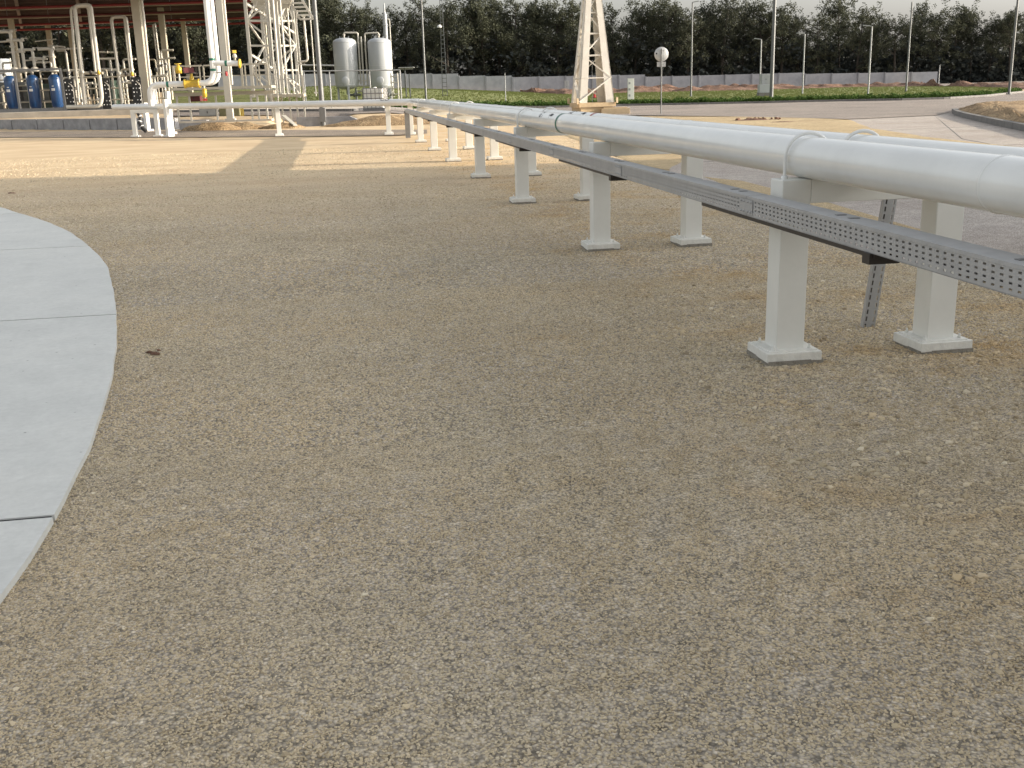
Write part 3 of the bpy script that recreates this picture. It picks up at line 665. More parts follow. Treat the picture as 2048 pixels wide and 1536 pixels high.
def slotted(root, a, b_, w, slots=True):
    """slotted strut: channel with two rows of slots on its face"""
    a, b_ = Vector(a), Vector(b_); d = (b_-a); L = d.length; d.normalize(); sx = Vector((1, -.15, 0)).normalized(); sy = sx.cross(d).normalized(); sx = d.cross(sy).normalized()
    if (a-Vector((0, 0, CH))).dot(sy) < 0: sy = -sy
    n = max(1, int(L/.05)); m = MB()
    cols_ = [-w/2, -w*.36, -w*.24, w*.24, w*.36, w/2] if slots else [-w/2, w/2]
    for i in range(n):
        t0, t1 = L*i/n, L*(i+1)/n; c0, c1 = t0+(t1-t0)*.18, t0+(t1-t0)*.82
        def Q(u0, u1, v0, v1): m.add([a+sx*u0+d*v0, a+sx*u1+d*v0, a+sx*u1+d*v1, a+sx*u0+d*v1], [(0, 1, 2, 3)])
        for j, (u0, u1) in enumerate(zip(cols_, cols_[1:])):
            if slots and j in (1, 3): Q(u0, u1, t0, c0); Q(u0, u1, c1, t1)
            else: Q(u0, u1, t0, t1)
    for s in (-1, 1):
        p = sx*(s*w/2); m.add([a+p, b_+p, b_+p+sy*w*.6, a+p+sy*w*.6], [(0, 1, 2, 3)])
    o = m.build('channel', 'galv', root); return o
p0 = onz(1737, 651, 0); p1 = at(1782, 396, p0.dot(FH))
t = thing('slotted_strut', p0, 'leaning slotted grey strut in the gravel behind the nearest support', 'strut'); slotted(t, p0-Vector((0, 0, .03)), Vector((p1.x, p1.y+.0, min(p1.z, 1.07))), .085); a_ = p0+Vector((.006, .04, -.02)); c_ = Vector((p1.x+.006, p1.y+.04, 1.06)); MB().bar(a_, c_, .07, .012).build('slot_shade_strip', 'dark', t)  # dark strip added behind the slots so they look shaded inside
p0 = onz(838, 288, 0); t = thing('tray_end_post', (2.43, 38.9, 0), 'grey slotted post holding the far end of the tray', 'post')
MB().box((2.43, 38.9, .44), (.17, .12, .88)).build('post', 'galvd', t); MB().box((2.43, 38.9, .9), (.2, .3, .04)).build('head_plate', 'dark', t)

# ------------------------------------------------------------------ low walls, mounds
def wall_run(name, label, pts, top, bot, th, m, seg=2.4):
    root = thing(name, pts[0], label, 'low wall')
    for (a, za, zb), (c, zc, zd) in zip(zip(pts, top, bot), zip(pts[1:], top[1:], bot[1:])):
        n = max(1, round((c-a).length/seg))
        for i in range(n):
            p = a.lerp(c, i/n+.004); q_ = a.lerp(c, (i+1)/n-.004); d = (q_-p); d.z = 0; d.normalize(); sx = Vector((-d.y, d.x, 0))
            z1 = za+(zc-za)*i/n; z2 = za+(zc-za)*(i+1)/n; w1 = zb+(zd-zb)*i/n; w2 = zb+(zd-zb)*(i+1)/n
            P_ = [(p.x, p.y, w1), (q_.x, q_.y, w2), (q_.x+sx.x*th, q_.y+sx.y*th, w2), (p.x+sx.x*th, p.y+sx.y*th, w1), (p.x, p.y, z1), (q_.x, q_.y, z2), (q_.x+sx.x*th, q_.y+sx.y*th, z2), (p.x+sx.x*th, p.y+sx.y*th, z1)]
            MB().hexa(P_).build('wall_segment', m, root)
    return root
def flat(px, D): q_ = at(px, _level(px), D); return Vector((q_.x, q_.y, 0))
wall_run('low_wall', 'long low grey concrete wall at the left, below the plant floor', [flat(-80, 67), flat(120, 62.3), flat(345, 57.2)], [.64, .62, .58], [-.1]*3, .3, 'lowwall')
wall_run('low_wall', 'short low grey wall between the earth heaps under the walkway', [flat(352, 56.4), flat(408, 55.8)], [.50, .46], [-.1]*2, .3, 'lowwall')
wall_run('low_wall', 'low grey wall right of the plank with a sloping end', [flat(588, 56), flat(696, 56), flat(724, 56)], [.46, .44, .1], [-.1]*3, .3, 'lowwall')
def heap(label, px, py, D, rx, ry, h, m='mound', n=26, cat='earth heap', name='earth_heap', zoff=None):
    c = at(px, py, D); c.z = zt(c.x, c.y) if zoff is None else zoff; V_ = []; F_ = []; rs = [1, .85, .7, .5, .3, .12]
    for k, s in enumerate(rs):
        for i in range(n):
            a = 2*math.pi*i/n; u = math.cos(a)*rx*s*(1+.25*noise.noise(Vector((math.cos(a)*1.5, math.sin(a)*1.5, px)))); v = math.sin(a)*ry*s
            x = c.x+_rt.x*u+FH.x*v; y = c.y+_rt.y*u+FH.y*v; e = h*(1-s)**.8*(1+.6*noise.noise(Vector((x*1.7, y*1.7, px))))+.06*h*noise.noise(Vector((x*8, y*8, px)))
            V_.append((x, y, (zt(x, y) if zoff is None else c.z)+e-(.04 if k == 0 else 0)))
    V_.append((c.x, c.y, c.z+h))
    for k in range(len(rs)-1):
        for i in range(n): F_.append((k*n+i, k*n+(i+1) % n, (k+1)*n+(i+1) % n, (k+1)*n+i))
    for i in range(n): F_.append(((len(rs)-1)*n+i, (len(rs)-1)*n+(i+1) % n, len(V_)-1))
    b = MB(); b.add(V_, F_, True); o = b.build(name, m); return tag(o, label, cat)
heap('tan heap of earth spilling beside the short low wall', 430, 255, 54, 1.6, 1.0, .52)
heap('brown heap of earth below the olive box', 475, 255, 54.4, 1.7, .8, .38)
heap('low sandy heap at the left of the leaning plank', 565, 255, 54, 1.2, .8, .3)
heap('long low ridge of tan sand behind the crossing pipes', 780, 248, 55, 3.6, 1.6, .4)
heap('dark heap of clods on the yellow sand beyond the pipes', 1505, 242, hit(1505, 242), 1.0, .45, .1, 'dirt')
hp = bpy.data.objects['earth_heap.004']; rg = random.Random(3); hc = onz(1512, 241, 0)
for k in range(26):
    p = hc+_rt*rg.gauss(0, .45)+FH*rg.gauss(0, .2); s_ = rg.uniform(.04, .09); b = MB(); b.lathe((p.x, p.y, .02), [(s_, 0), (s_*1.1, s_*.5), (s_*.6, s_*1.1), (0, s_*1.25)], 6)
    for v in b.v: v += Vector((noise.noise(v*9), noise.noise(v*9+Vector((3, 1, 0))), noise.noise(v*9+Vector((0, 7, 0)))))*s_*.7
    b.build('clod', 'dirt', hp)
heap('flat brown scatter of clods left of the dark heap', 1560, 246, hit(1560, 246), .8, .35, .06, 'dirt')
for px, py, s in ((318, 703, .07), (25, 386, .07)):
    p = onz(px, py, 0); b = MB()
    for k in range(5 if s > .04 else 1):
        q_ = p+Vector((random.uniform(-s, s), random.uniform(-s, s), 0))*(1 if s > .04 else 0); r_ = s*random.uniform(.2, .4) if s > .04 else s
        b.lathe((q_.x, q_.y, -.004), [(r_, 0), (r_*1.05, r_*.3), (r_*.6, r_*.62), (0, r_*.7)], 7)
    for v in b.v: v += Vector((noise.noise(v*40), noise.noise(v*40+Vector((5, 0, 0))), 0))*s*.3
    dark = s > .04
    o = b.build('earth_clod' if dark else 'loose_stone', 'dirt' if dark else 'beige')
    side = 'left' if px < 700 else ('middle' if px < 1400 else 'right'); dep = 'near the bottom' if py > 1100 else ('half way up' if py > 600 else 'far back')
    tag(o, ('brown clod on gravel, ' if dark else 'single pale stone on the gravel, ')+dep+' at the '+side+(' beside the apron' if px < 400 and py > 600 and dark else '')+(', by the photo edge' if px > 1950 else ''), 'clod' if dark else 'stone')

# ------------------------------------------------------------------ the process plant at the left
def poleT(name, label, cat, px0, py0, px1, py1, D, r, m, group=None, r2=None, ext=0):
    a, b_ = vert(px0, py0, px1, py1, D); b_.z += ext; t = thing(name, a, label, cat, group)
    MB().tube([a-Vector((0, 0, .1)), b_], [r, r2 or r], 12).build('pole', m, t); return t, a, b_
# floor of the plant
pf = [bpt(-90, 67.5), bpt(345, 67.5), bpt(350, 104), bpt(-90, 104)]
b = MB(); b.hexa([Vector((p.x, p.y, .3)) for p in pf]+[Vector((p.x, p.y, .98)) for p in pf]); b.build('plant_floor', 'beige', kind='structure')
ZP = .98
def up(px, D): q_ = at(px, _level(px), D); return Vector((q_.x, q_.y, ZP))
# canopy
RZ = 8.6
root = thing('plant_canopy', up(250, 85), 'big open steel canopy with a dark red underside over the plant', 'canopy')
c4 = [up(-90, 67), up(575, 67), up(545, 104), up(-90, 104)]
b = MB(); b.hexa([Vector((p.x, p.y, RZ)) for p in c4]+[Vector((p.x, p.y, RZ+.15)) for p in c4]); b.build('roof', 'roofu', root)
for i in range(13):
    D = 67.4+i*3; a = up(-90, D); c = up(575-i*2.4, D); a.z = c.z = RZ-.14; MB().bar(a, c, .12, .26).build('purlin', 'roofu' if i % 3 else 'cream', root)
for px in (-60, 60, 180, 300, 430, 540):
    a = up(px, 67.5); c = up(px*.98+6, 103); a.z = c.z = RZ-.45; MB().bar(a, c, .22, .34).build('main_beam', 'roofu', root)
for px0, px1, D, w in ((281, 302, 72, .52), (331, 347, 84, .42), (374, 388, 96, .4), (35, 52, 88, .4), (107, 122, 97, .4), (528, 548, 76, .3), (150, 165, 102, .4)):
    a = up((px0*.4+px1*.6), D); zb_ = ZP if px1 < 345 else zt(a.x, a.y)-.1; MB().box((a.x, a.y, (zb_+RZ-.5)/2), (w, w*.8, RZ-.5-zb_), -YAW).build('column', 'cream', root, bevel=.02)
# red fire pipes under the canopy
for k, (D, z, label) in enumerate(((76, 7.75, 'nearest red pipe under the canopy'), (82, 7.6, 'second red pipe under the canopy'), (89, 7.5, 'third red pipe deep under the canopy'), (96, 7.55, 'farthest red pipe under the canopy'))):
    a = up(-80, D); c = up(560, D); a.z = c.z = z; t = thing('fire_pipe', a, label, 'pipe', 'red pipes under the canopy')
    MB().tube([a, c], .09, 10).build('pipe', 'redm' if k != 1 else 'redd', t)
    for i in range(8):
        q_ = a.lerp(c, (i+.5)/8); MB().tube([q_, q_+Vector((0, 0, RZ-z))], .02, 6).build('hanger', 'galvd', t)
# blue filter vessels
vl = ['blue vessel at the left edge of the photo, half cut off', 'blue vessel between the left edge and the first grey frame post', 'middle blue vessel behind the frame, centre of three', 'rightmost blue vessel, beside the right post of the skid frame']
base_v = None
for i, px in enumerate((-18, 26, 71, 115)):
    p = up(px, 72)
    if base_v is None:
        t = thing('filter_vessel', p, vl[i], 'vessel', 'blue filter vessels on the skid')
        r_ = .38; MB().lathe(p+Vector((0, 0, .12)), [(.05, 0), (r_*.75, .05), (r_, .2), (r_, 1.95), (r_*.96, 2.0), (r_*.7, 2.12), (.2, 2.18), (0, 2.19)], 24).build('shell', 'blue', t)
        MB().lathe(p+Vector((0, 0, 2.0)), [(r_+.04, 0), (r_+.04, .06), (r_, .06)], 24).build('flange', 'blue', t)
        tc = -FH; MB().box(p+tc*(r_+.004)+Vector((-.03, 0, 1.35)), (.22, .012, .16), -YAW).build('name_sticker', 'sticker', t); MB().box(p+tc*(r_+.004)+Vector((-.03, 0, 1.56)), (.12, .012, .05), -YAW).build('name_sticker', 'sticker', t)
        for a in range(3):
            an = a*2.1+.3; MB().box(p+Vector((math.cos(an)*.3, math.sin(an)*.3, .1)), (.07, .07, .2)).build('leg', 'blue', t)
        base_v = t; km = kidmap(t)
    else:
        t = copy_tree(base_v, km, p); t['label'] = vl[i]
# skid frame
root = thing('skid_frame', up(60, 71), 'dark grey steel frame round the blue vessels', 'frame')
for px in (-45, 38, 129): 
    a = up(px, 71); MB().bar(a, a+Vector((0, 0, 2.55)), .16, .14).build('post', 'galvd', root)
a = up(-60, 71); c = up(131, 71); MB().bar(a+Vector((0, 0, 2.6)), c+Vector((0, 0, 2.6)), .12, .12).build('top_beam', 'galvd', root)
c = up(270, 71); MB().bar(a+Vector((0, 0, .1)), c+Vector((0, 0, .1)), .2, .22).build('base_beam', 'galvd', root)
a = up(-60, 74); c = up(131, 74); MB().bar(a+Vector((0, 0, 2.6)), c+Vector((0, 0, 2.6)), .1, .1).build('rear_beam', 'galvd', root)
# dark machines behind
for i, (px, D, wd, h, m, lb) in enumerate(((20, 79, 3.2, 2.0, 'machine', 'dark grey machine block behind the left blue vessels'), (100, 79, 2.6, 1.8, 'machineg', 'dark green machine block behind the right blue vessel'), (215, 77, 1.3, 1.9, 'machineg', 'dark green panel between the two tall pipe loops'), (255, 80, 1.6, 1.7, 'machine', 'dark machine behind the second tall pipe loop'))):
    p = up(px, D); t = thing('machine_block', p, lb, 'machine')
    MB().box(p+Vector((0, 0, h/2)), (wd, 1.4, h), -YAW).build('casing', m, t, bevel=.05)
    for k in range(3): MB().box(p+FH*-.72+_rt*((k-1)*wd*.3)+Vector((0, 0, h*.6)), (wd*.24, .05, h*.5), -YAW).build('panel', 'machine' if k % 2 else 'black', t)
    MB().tube([p+FH*-.8+_rt*-wd*.4+Vector((0, 0, h*.3)), p+FH*-.8+_rt*wd*.4+Vector((0, 0, h*.3))], .04, 8).build('piping', 'plant', t); b = MB(); b.tube([p+FH*-.85+_rt*wd*.2+Vector((0, 0, .1)), p+FH*-.85+_rt*wd*.2+Vector((0, 0, h*1.1)), p+_rt*wd*.2+Vector((0, 0, h*1.1))], .035, 8, bend=.1); b.build('piping', 'plant', t)
# vent pipes with domed bases and branch lines
for i, (px0, px1, pyt, w, lb) in enumerate(((30, 22, 63, .1, 'tallest white pipe with domed foot above the blue vessels, far left'), (49, 43, 80, .1, 'white pipe with domed foot, second from the left'), (70, 65, 99, .095, 'white pipe with domed foot, third from the left'), (89, 87, 116, .07, 'short white pipe with a valve, fourth from the left'), (109, 104, 97, .11, 'bright white bent pipe with domed foot above the rightmost blue vessel'))):
    a, c = vert(px0, 142, px1, pyt, 73); t = thing('vent_pipe', a, lb, 'pipe', 'white pipes rising over the vessels')
    MB().tube([a, c, c+_rt*-.9], w, 12, bend=.2).build('pipe', 'plant', t)
    if i != 3: MB().lathe(a-Vector((0, 0, .02)), [(.32, 0), (.3, .12), (.2, .24), (w, .3)], 20).build('dome', 'plant', t)
    o = MB().lathe(a.lerp(c, .62), [(w, -.06), (w*1.7, -.05), (w*1.7, .05), (w, .06)], 14).build('flange', 'plant', t)
    q_ = c+_rt*.1+Vector((0, 0, .1)); v = MB().lathe(q_-Vector((0, 0, .16)), [(.1, 0), (.12, .1), (.06, .2)], 10).build('valve', 'plant', t); MB().lathe(q_+_rt*.28, [(.12, 0), (.12, .02)], 14, _rt).build('handwheel', 'plant', v); MB().tube([q_, q_+_rt*.3], .025, 8).build('stem', 'plant', v)
for i, (x0, y0, x1, y1, D, r_, lb) in enumerate(((-10, 62, 26, 60, 74, .06, 'upper horizontal white pipe at the left edge'), (-10, 84, 48, 81, 74, .06, 'lower horizontal white pipe at the left edge'), (70, 83, 112, 78, 78, .04, 'thin horizontal pipe behind the vessels'), (97, 91, 130, 94, 76, .06, 'pipe with a pinkish top right of the bent pipe'), (107, 99, 165, 96, 75, .06, 'horizontal white pipe running behind the first tall loop'), (50, 121, 95, 118, 74, .05, 'short white pipe between the third and fourth vent pipes'), (195, 104, 235, 105, 77, .05, 'cream pipe between the two tall loops'), (126, 156, 152, 154, 73, .05, 'short grey pipe right of the skid frame'))):
    t = thing('cross_pipe', at(x0, y0, D), lb, 'pipe', 'small cross pipes of the plant'); MB().tube([at(x0, y0, D), at(x1, y1, D)], r_, 10).build('pipe', 'plant', t); MB().lathe(at((x0+x1)/2, (y0+y1)/2, D), [(r_, -.04), (r_*1.6, -.03), (r_*1.6, .03), (r_, .04)], 12, _rt).build('flange', 'plant', t)
# tall pipe loops
def loop(label, pts, D, r, m='plant'):
    P_ = [at(x, y, D) for x, y in pts]; t = thing('pipe_loop', P_[0], label, 'pipe', 'tall pipe loops of the plant'); MB().tube(P_, r, 14, bend=.3).build('pipe', m, t); return t, P_
t, P_ = loop('tall white pipe loop with a swept foot, right of the blue vessels', [(171, 209), (149, 12), (181, 9), (204, 196), (200, 212), (134, 214)], 70, .125)
for a in (.03,): pass
MB().lathe(at(198.5, 147, 70), [(.15, -.05), (.23, -.04), (.23, .04), (.15, .05)], 16).build('red_flange', 'red', t)
loop('thinner pipe loop just behind the tall swept one', [(158, 205), (141, 14), (176, 12), (192, 150)], 71, .08)
t, _ = loop('second tall white pipe loop, nearer the cream column', [(245, 206), (222, 34), (252, 33), (271, 206)], 74, .11)
MB().lathe(at(265.5, 151, 74), [(.11, -.05), (.18, -.04), (.18, .04), (.11, .05)], 16).build('red_flange', 'red', t)
loop('thin twin pipe left of the right leg of the second loop', [(262, 160), (248, 36), (247, 30)], 74.5, .06)
loop('thin bright pipe pair right of the cream column', [(320, 160), (306, 50), (310, 48), (324, 160)], 80, .06)
loop('long white pipe on the right face of the cream column', [(303, 190), (287, 30), (283, 2), (282, -30)], 71, .09)
for x0, x1, y, lb in ((158, 206, 146, 'manifold bar crossing the first loop'), (234, 271, 149, 'manifold bar crossing the second loop')):
    t = thing('manifold', at(x0, y, 69.6), lb, 'pipe'); MB().tube([at(x0, y, 69.6), at(x1, y, 69.6)], .09, 10).build('pipe', 'cream', t)
    for k in range(3): MB().lathe(at(x0+(x1-x0)*(k+.5)/3, y+3, 69.5), [(.05, 0), (.09, .05), (.09, .2), (.04, .25)], 10).build('valve', ('plant', 'dark', 'yellow')[k], t)
for px, lb in ((142, 'gauge rack right of the skid frame'), (214, 'gauge rack between the two tall loops'), (276, 'gauge rack left of the cream column')):
    p = up(px, 70.5); t = thing('gauge_rack', p, lb, 'gauge rack', 'gauge racks of the plant')
    MB().box(p+Vector((0, 0, 1.0)), (.62, .08, 1.9), -YAW).build('back_board', 'black', t)
    for k in range(7):
        for j in range(3):
            if (k*3+j) % 4 == 3: continue
            q_ = p-FH*.07+_rt*(-.2+j*.19)+Vector((0, 0, .3+k*.24)); MB().lathe(q_, [(.04, 0), (.04, .03), (0, .035)], 8, -FH).build('gauge', 'cabinet' if (k+j) % 3 else 'sticker', t)
    MB().tube([p-FH*.06+_rt*.25+Vector((0, 0, .15)), p-FH*.06+_rt*.25+Vector((0, 0, 1.5)), p-FH*.06+Vector((0, 0, 1.7))], .02, 6, bend=.1).build('tubing', 'plant', t)
rg = random.Random(31)
for x0, x1, D0, n_, lb in ((-40, 128, 76, 12, 'dense rack of cream pipes and valves behind the blue vessels'), (130, 208, 74, 9, 'dense cluster of pipes and valves inside the first tall loop'), (209, 262, 76, 8, 'dense cluster of pipes and valves inside the second tall loop'), (296, 345, 78, 7, 'dense cluster of pipes between the two cream columns')):
    t = thing('piping_cluster', up((x0+x1)/2, D0), lb, 'piping')
    for k in range(n_):
        px = x0+(x1-x0)*(k+rg.random())/n_; D = D0+rg.uniform(-1, 3); p = up(px, D); h = rg.choice((1.7, 2.1, 2.6, 3.3, 3.9)); rr_ = rg.uniform(.04, .085); q_ = p+Vector((0, 0, h)); e = _rt*rg.choice((-1.1, .9, .7, -.6))
        MB().tube([p, q_, q_+e], rr_, 10, bend=.15).build('pipe', rg.choice(('plant', 'cream', 'plant')), t)
        for j in range(2):
            v = p+Vector((0, 0, h*rg.uniform(.2, .9))); MB().lathe(v, [(rr_, -.08), (rr_*2, -.06), (rr_*2, -.02), (rr_*1.3, 0), (rr_*2, .02), (rr_*2, .06), (rr_, .08)], 10).build('valve', rg.choice(('plant', 'galvd', 'machine')), t)
    for k in range(3): z = .6+k*.75; a = up(x0+4, D0-.5); c = up(x1-4, D0-.5); a.z = c.z = ZP+z; MB().tube([a, c], .045, 8).build('cross_pipe', 'cream', t)
p = at(6, 140, 120); t = thing('storage_tank', (p.x, p.y, zt(p.x, p.y)), 'pale blue tank seen behind the plant at the left edge', 'tank')
MB().lathe((p.x, p.y, 0), [(.9, 0), (.9, at(6, 118, 120).z), (0, at(6, 117, 120).z)], 24).build('shell', 'tank', t); MB().tube([p+_rt*.95-Vector((0, 0, 3)), p+_rt*.95+Vector((0, 0, 1.2))], .06, 8).build('ladder_rail', 'plant', t)

# riser: two white pipes climbing from the crossing run
DR = 47.3
for k, (dx, dd, lb) in enumerate(((0, 0, 'front white riser pipe with green rings and yellow valve'), (9.5, 1.0, 'rear white riser pipe, mostly hidden behind the front one'))):
    P_ = [at(303+dx*.6, 212, DR+dd), at(303+dx*.6, 170, DR+dd), at(427+dx, 165, DR+dd), at(410+dx, -40, DR+dd)]
    P_[1].x, P_[1].y = P_[0].x, P_[0].y; P_[3].x, P_[3].y = P_[3].x*.5+P_[2].x*.5, P_[3].y*.5+P_[2].y*.5
    P_[2].x, P_[2].y = P_[3].x, P_[3].y; P_[2].z = P_[1].z+.02
    t = thing('riser_pipe', P_[0], lb, 'pipe'); MB().tube(P_, PR, 24, bend=.5, bn=8).build('pipe', 'white', t)
    if k == 0:
        for f_, a_, c_ in ((.29, 1, 2),): q_ = P_[a_].lerp(P_[c_], f_); MB().lathe(q_, [(PR+.003, -.05), (PR+.003, .05)], 24, (P_[c_]-P_[a_])).build('green_ring', 'green', t)
        for py in (119, 140): q_ = Vector((P_[3].x, P_[3].y, at(420, py, DR).z)); MB().lathe(q_, [(PR+.003, -.05), (PR+.003, .05)], 24).build('green_ring', 'green', t)
        RP = P_
dv = (RP[2]-RP[1]).normalized(); q_ = RP[1].lerp(RP[2], .66)
t = thing('valve', q_, 'yellow valve with a dark handwheel on the riser pipe', 'valve')
MB().lathe(q_, [(.13, -.33), (.2, -.33), (.2, -.28), (.16, -.25), (.15, 0), (.16, .25), (.2, .28), (.2, .33), (.13, .33)], 24, dv).build('body', 'yellow', t)
MB().lathe(q_+Vector((0, 0, .14)), [(.1, 0), (.1, .12), (.06, .14), (.06, .3)], 14).build('bonnet', 'yellow', t)
MB().tube([q_+Vector((math.cos(a/12*6.283)*.26, math.sin(a/12*6.283)*.26, .42)) for a in range(13)], .02, 6, cap=False).build('handwheel', 'dark', t)
[MB().bar(q_+Vector((0, 0, .42)), q_+Vector((math.cos(a)*.26, math.sin(a)*.26, .42)), .02).build('spoke', 'yellow', t) for a in (0, 1.57, 3.14, 4.71)]
q_ = q_+dv*-.1+Vector((0, 0, .55)); MB().box(q_, (.42, .2, .22), .3).build('actuator', 'redd', t)
q_ = at(357, 140, 49); t = thing('valve', q_, 'small yellow valve on the walkway left of the big yellow valve', 'valve'); MB().lathe(q_, [(.05, -.15), (.14, -.14), (.14, .1), (.08, .14), (.05, .25)], 14).build('body', 'yellow', t); MB().lathe(q_+Vector((0, 0, .25)), [(.15, 0), (.15, .03)], 14).build('handwheel', 'yellow', t); MB().tube([q_-Vector((0, 0, .7)), q_], .04, 8).build('stem', 'plant', t)
q_ = at(409, 186, 48); t = thing('valve', q_, 'small yellow drain valve below the riser pipe', 'valve'); MB().lathe(q_, [(.04, -.2), (.1, -.15), (.1, .15), (.04, .2)], 12).build('body', 'yellow', t); MB().tube([q_+Vector((0, 0, .5)), q_, q_-Vector((0, 0, .35))], .035, 8).build('stem', 'plant', t); MB().box(q_-Vector((0, 0, .28)), (.16, .1, .1)).build('red_tag', 'red', t)
# branch pipe
A_ = Vector((RP[3].x, RP[3].y, at(424, 126, DR).z)); B_ = at(478, 127, DR)
t = thing('branch_pipe', A_, 'short white branch pipe ending in a yellow flange, right of the risers', 'pipe')
MB().tube([A_, B_], PR*.95, 20).build('pipe', 'white', t); MB().lathe(B_, [(.12, 0), (.19, .0), (.19, .06), (.1, .07), (0, .07)], 20, (B_-A_)).build('flange', 'yellow', t)
MB().lathe(A_.lerp(B_, .52), [(PR, -.05), (PR, .05)], 20, (B_-A_)).build('green_ring', 'green', t)
q_ = A_.lerp(B_, .86)+Vector((0, 0, .1)); MB().lathe(q_, [(.05, 0), (.05, .12), (.09, .14), (.09, .24), (.04, .3)], 12).build('relief_valve', 'plant', t); MB().box(q_+Vector((0, 0, .38)), (.16, .1, .12), .4).build('valve_cap', 'yellow', t)
q_ = A_-Vector((0, 0, .45)); MB().tube([q_+Vector((0, 0, .05)), q_+_rt*.55+Vector((0, 0, .05))], .03, 8).build('drain_line', 'plant', t); MB().lathe(q_+_rt*.55, [(.04, -.1), (.06, 0), (.04, .1)], 10).build('red_cap', 'red', t)
a, c = vert(455, 205, 438, -30, 49.5); t = thing('steel_column', (a.x, a.y, 0), 'white steel column right behind the riser pipes', 'column')
MB().box((a.x, a.y, (c.z)/2+.3), (.3, .22, c.z-.6), -YAW).build('column', 'plant', t, bevel=.01); MB().tube([Vector((a.x, a.y, 2.1))+_rt*.22, Vector((a.x, a.y, c.z))+_rt*.22], .05, 8).build('conduit', 'plant', t); MB().box((a.x, a.y, .6), (.45, .35, .06), -YAW).build('base_plate', 'plant', t)

# walkway with handrails
DP = 52
root = thing('access_walkway', bpt(450, DP), 'cream steel walkway with handrails behind the riser pipes', 'walkway')
def hb(x0, y0, x1, y1, D, w, h, nm, m='cream'): a = at(x0, y0, D); c = at(x1, y1, D); c.z = a.z; return MB().bar(a, c, w, h).build(nm, m, root)
zr = at(445, 130, DP).z; zm = at(445, 152, DP).z; zd = at(445, 176, DP).z; zl = at(445, 187, DP).z
def rb(px0, px1, z, w, h, nm, D=DP, m='cream'):
    a = at(px0, 150, D); c = at(px1, 150, D); a.z = c.z = z; return MB().bar(a, c, w, h).build(nm, m, root)
rb(347, 404, zr, .07, .07, 'handrail'); rb(409, 424, zr, .07, .07, 'handrail'); rb(484, 536, zr, .07, .07, 'handrail'); rb(404, 480, zm, .05, .05, 'midrail'); rb(347, 400, zm, .05, .05, 'midrail'); rb(484, 536, zm, .05, .05, 'midrail')
rb(344, 545, zd, 1.0, .12, 'deck'); rb(344, 545, zl, .14, .16, 'main_beam'); rb(344, 548, zl, .14, .16, 'rear_beam', DP+1)
for px in (348, 400, 408, 484, 491, 513, 519, 536):
    a = at(px, 150, DP); MB().bar((a.x, a.y, zd), (a.x, a.y, zr+(.03 if px in (484, 348) else 0)), .1 if px in (484, 348) else .06).build('rail_post', 'cream', root)
for px in (352, 377, 430, 454, 500, 513, 530):
    a = at(px+3, 210, DP); MB().bar((a.x, a.y, .45), (a.x, a.y, zl-.08), .08).build('leg', 'plant', root)
a = at(360, 234, DP); c = at(545, 234, DP); a.z = c.z = .47; MB().bar(a, c, .5, .08).build('base_slab', 'beige', root)
def boxT(name, label, cat, px0, px1, y0, y1, D, dep, m, extra=None):
    a = at(px0, y1, D); c = at(px1, y1, D); tz = at((px0+px1)/2, y0, D).z; bz = at((px0+px1)/2, y1, D).z; ctr = (a+c)/2+FH*dep/2; ctr.z = bz
    t = thing(name, ctr, label, cat); MB().box((ctr.x, ctr.y, (tz+bz)/2), ((c-a).length, dep, tz-bz), -YAW).build('body', m, t, bevel=.015)
    if extra: extra(t, ctr, (c-a).length, dep, bz, tz)
    return t
def doors(t, c, w_, d_, b0, b1):
    for s in (-1, 1): MB().box((c.x-FH.x*(d_/2+.006)+_rt.x*s*w_*.24, c.y-FH.y*(d_/2+.006)+_rt.y*s*w_*.24, (b0+b1)/2), (w_*.44, .012, (b1-b0)*.88), -YAW).build('door', t['_m'], t)
    MB().box((c.x-FH.x*(d_/2+.02), c.y-FH.y*(d_/2+.02), (b0+b1)/2), (.03, .02, .1), -YAW).build('handle', 'black', t)
def box2(name, label, cat, *a):
    m = a[-1]
    def ex(t, *q_): t['_m'] = m; doors(t, *q_)
    M_ = M; return boxT(name, label, cat, *a, ex)
box2('red_chest', 'dark red chest under the walkway', 'chest', 377, 400, 190, 203, 53, .5, 'redd')
box2('grey_cabinet', 'grey cabinet low under the crossing pipe, left of the olive box', 'cabinet', 399, 432, 217, 232, 52.5, .5, 'cabinet')
box2('olive_cabinet', 'olive green cabinet under the crossing pipe beside the yellow posts', 'cabinet', 439, 480, 214, 232, 52.5, .6, 'olive')
for px, lb in ((481.5, 'left one of two yellow posts by the olive cabinet'), (485, 'right one of two yellow posts by the olive cabinet')):
    a, c = vert(px+1, 232, px, 205, 52); t = thing('yellow_post', a, lb, 'post'); MB().bar(a, c, .06).build('post', 'yellow', t); MB().box(c, (.08, .08, .03)).build('cap', 'yellow', t)
# hose and plank
P_ = [at(276, 224, 49), at(281, 236, 49), at(279, 246, 48.9), at(286, 257, 48.8), at(293, 263, 48.8)]
t = thing('black_hose', P_[0], 'thick black hose with white rings hanging at the left end of the pipes', 'hose'); MB().tube(P_, .09, 12).build('hose', 'black', t)
for k in (1, 2, 3): MB().lathe(P_[k].lerp(P_[k-1], .3), [(.1, -.02), (.1, .02)], 12, P_[k]-P_[k-1]).build('ring', 'sticker', t)
a = at(567, 231, 55); c = at(591, 251, 53.5); t = thing('plank', a, 'white plank leaning down the sandy bank', 'plank'); MB().bar(a, c, .2, .05).build('board', 'plant', t); MB().bar(a.lerp(c, .1)+Vector((0, 0, -.05)), a.lerp(c, .9)+Vector((0, 0, -.05)), .06, .05).build('batten', 'plant', t)

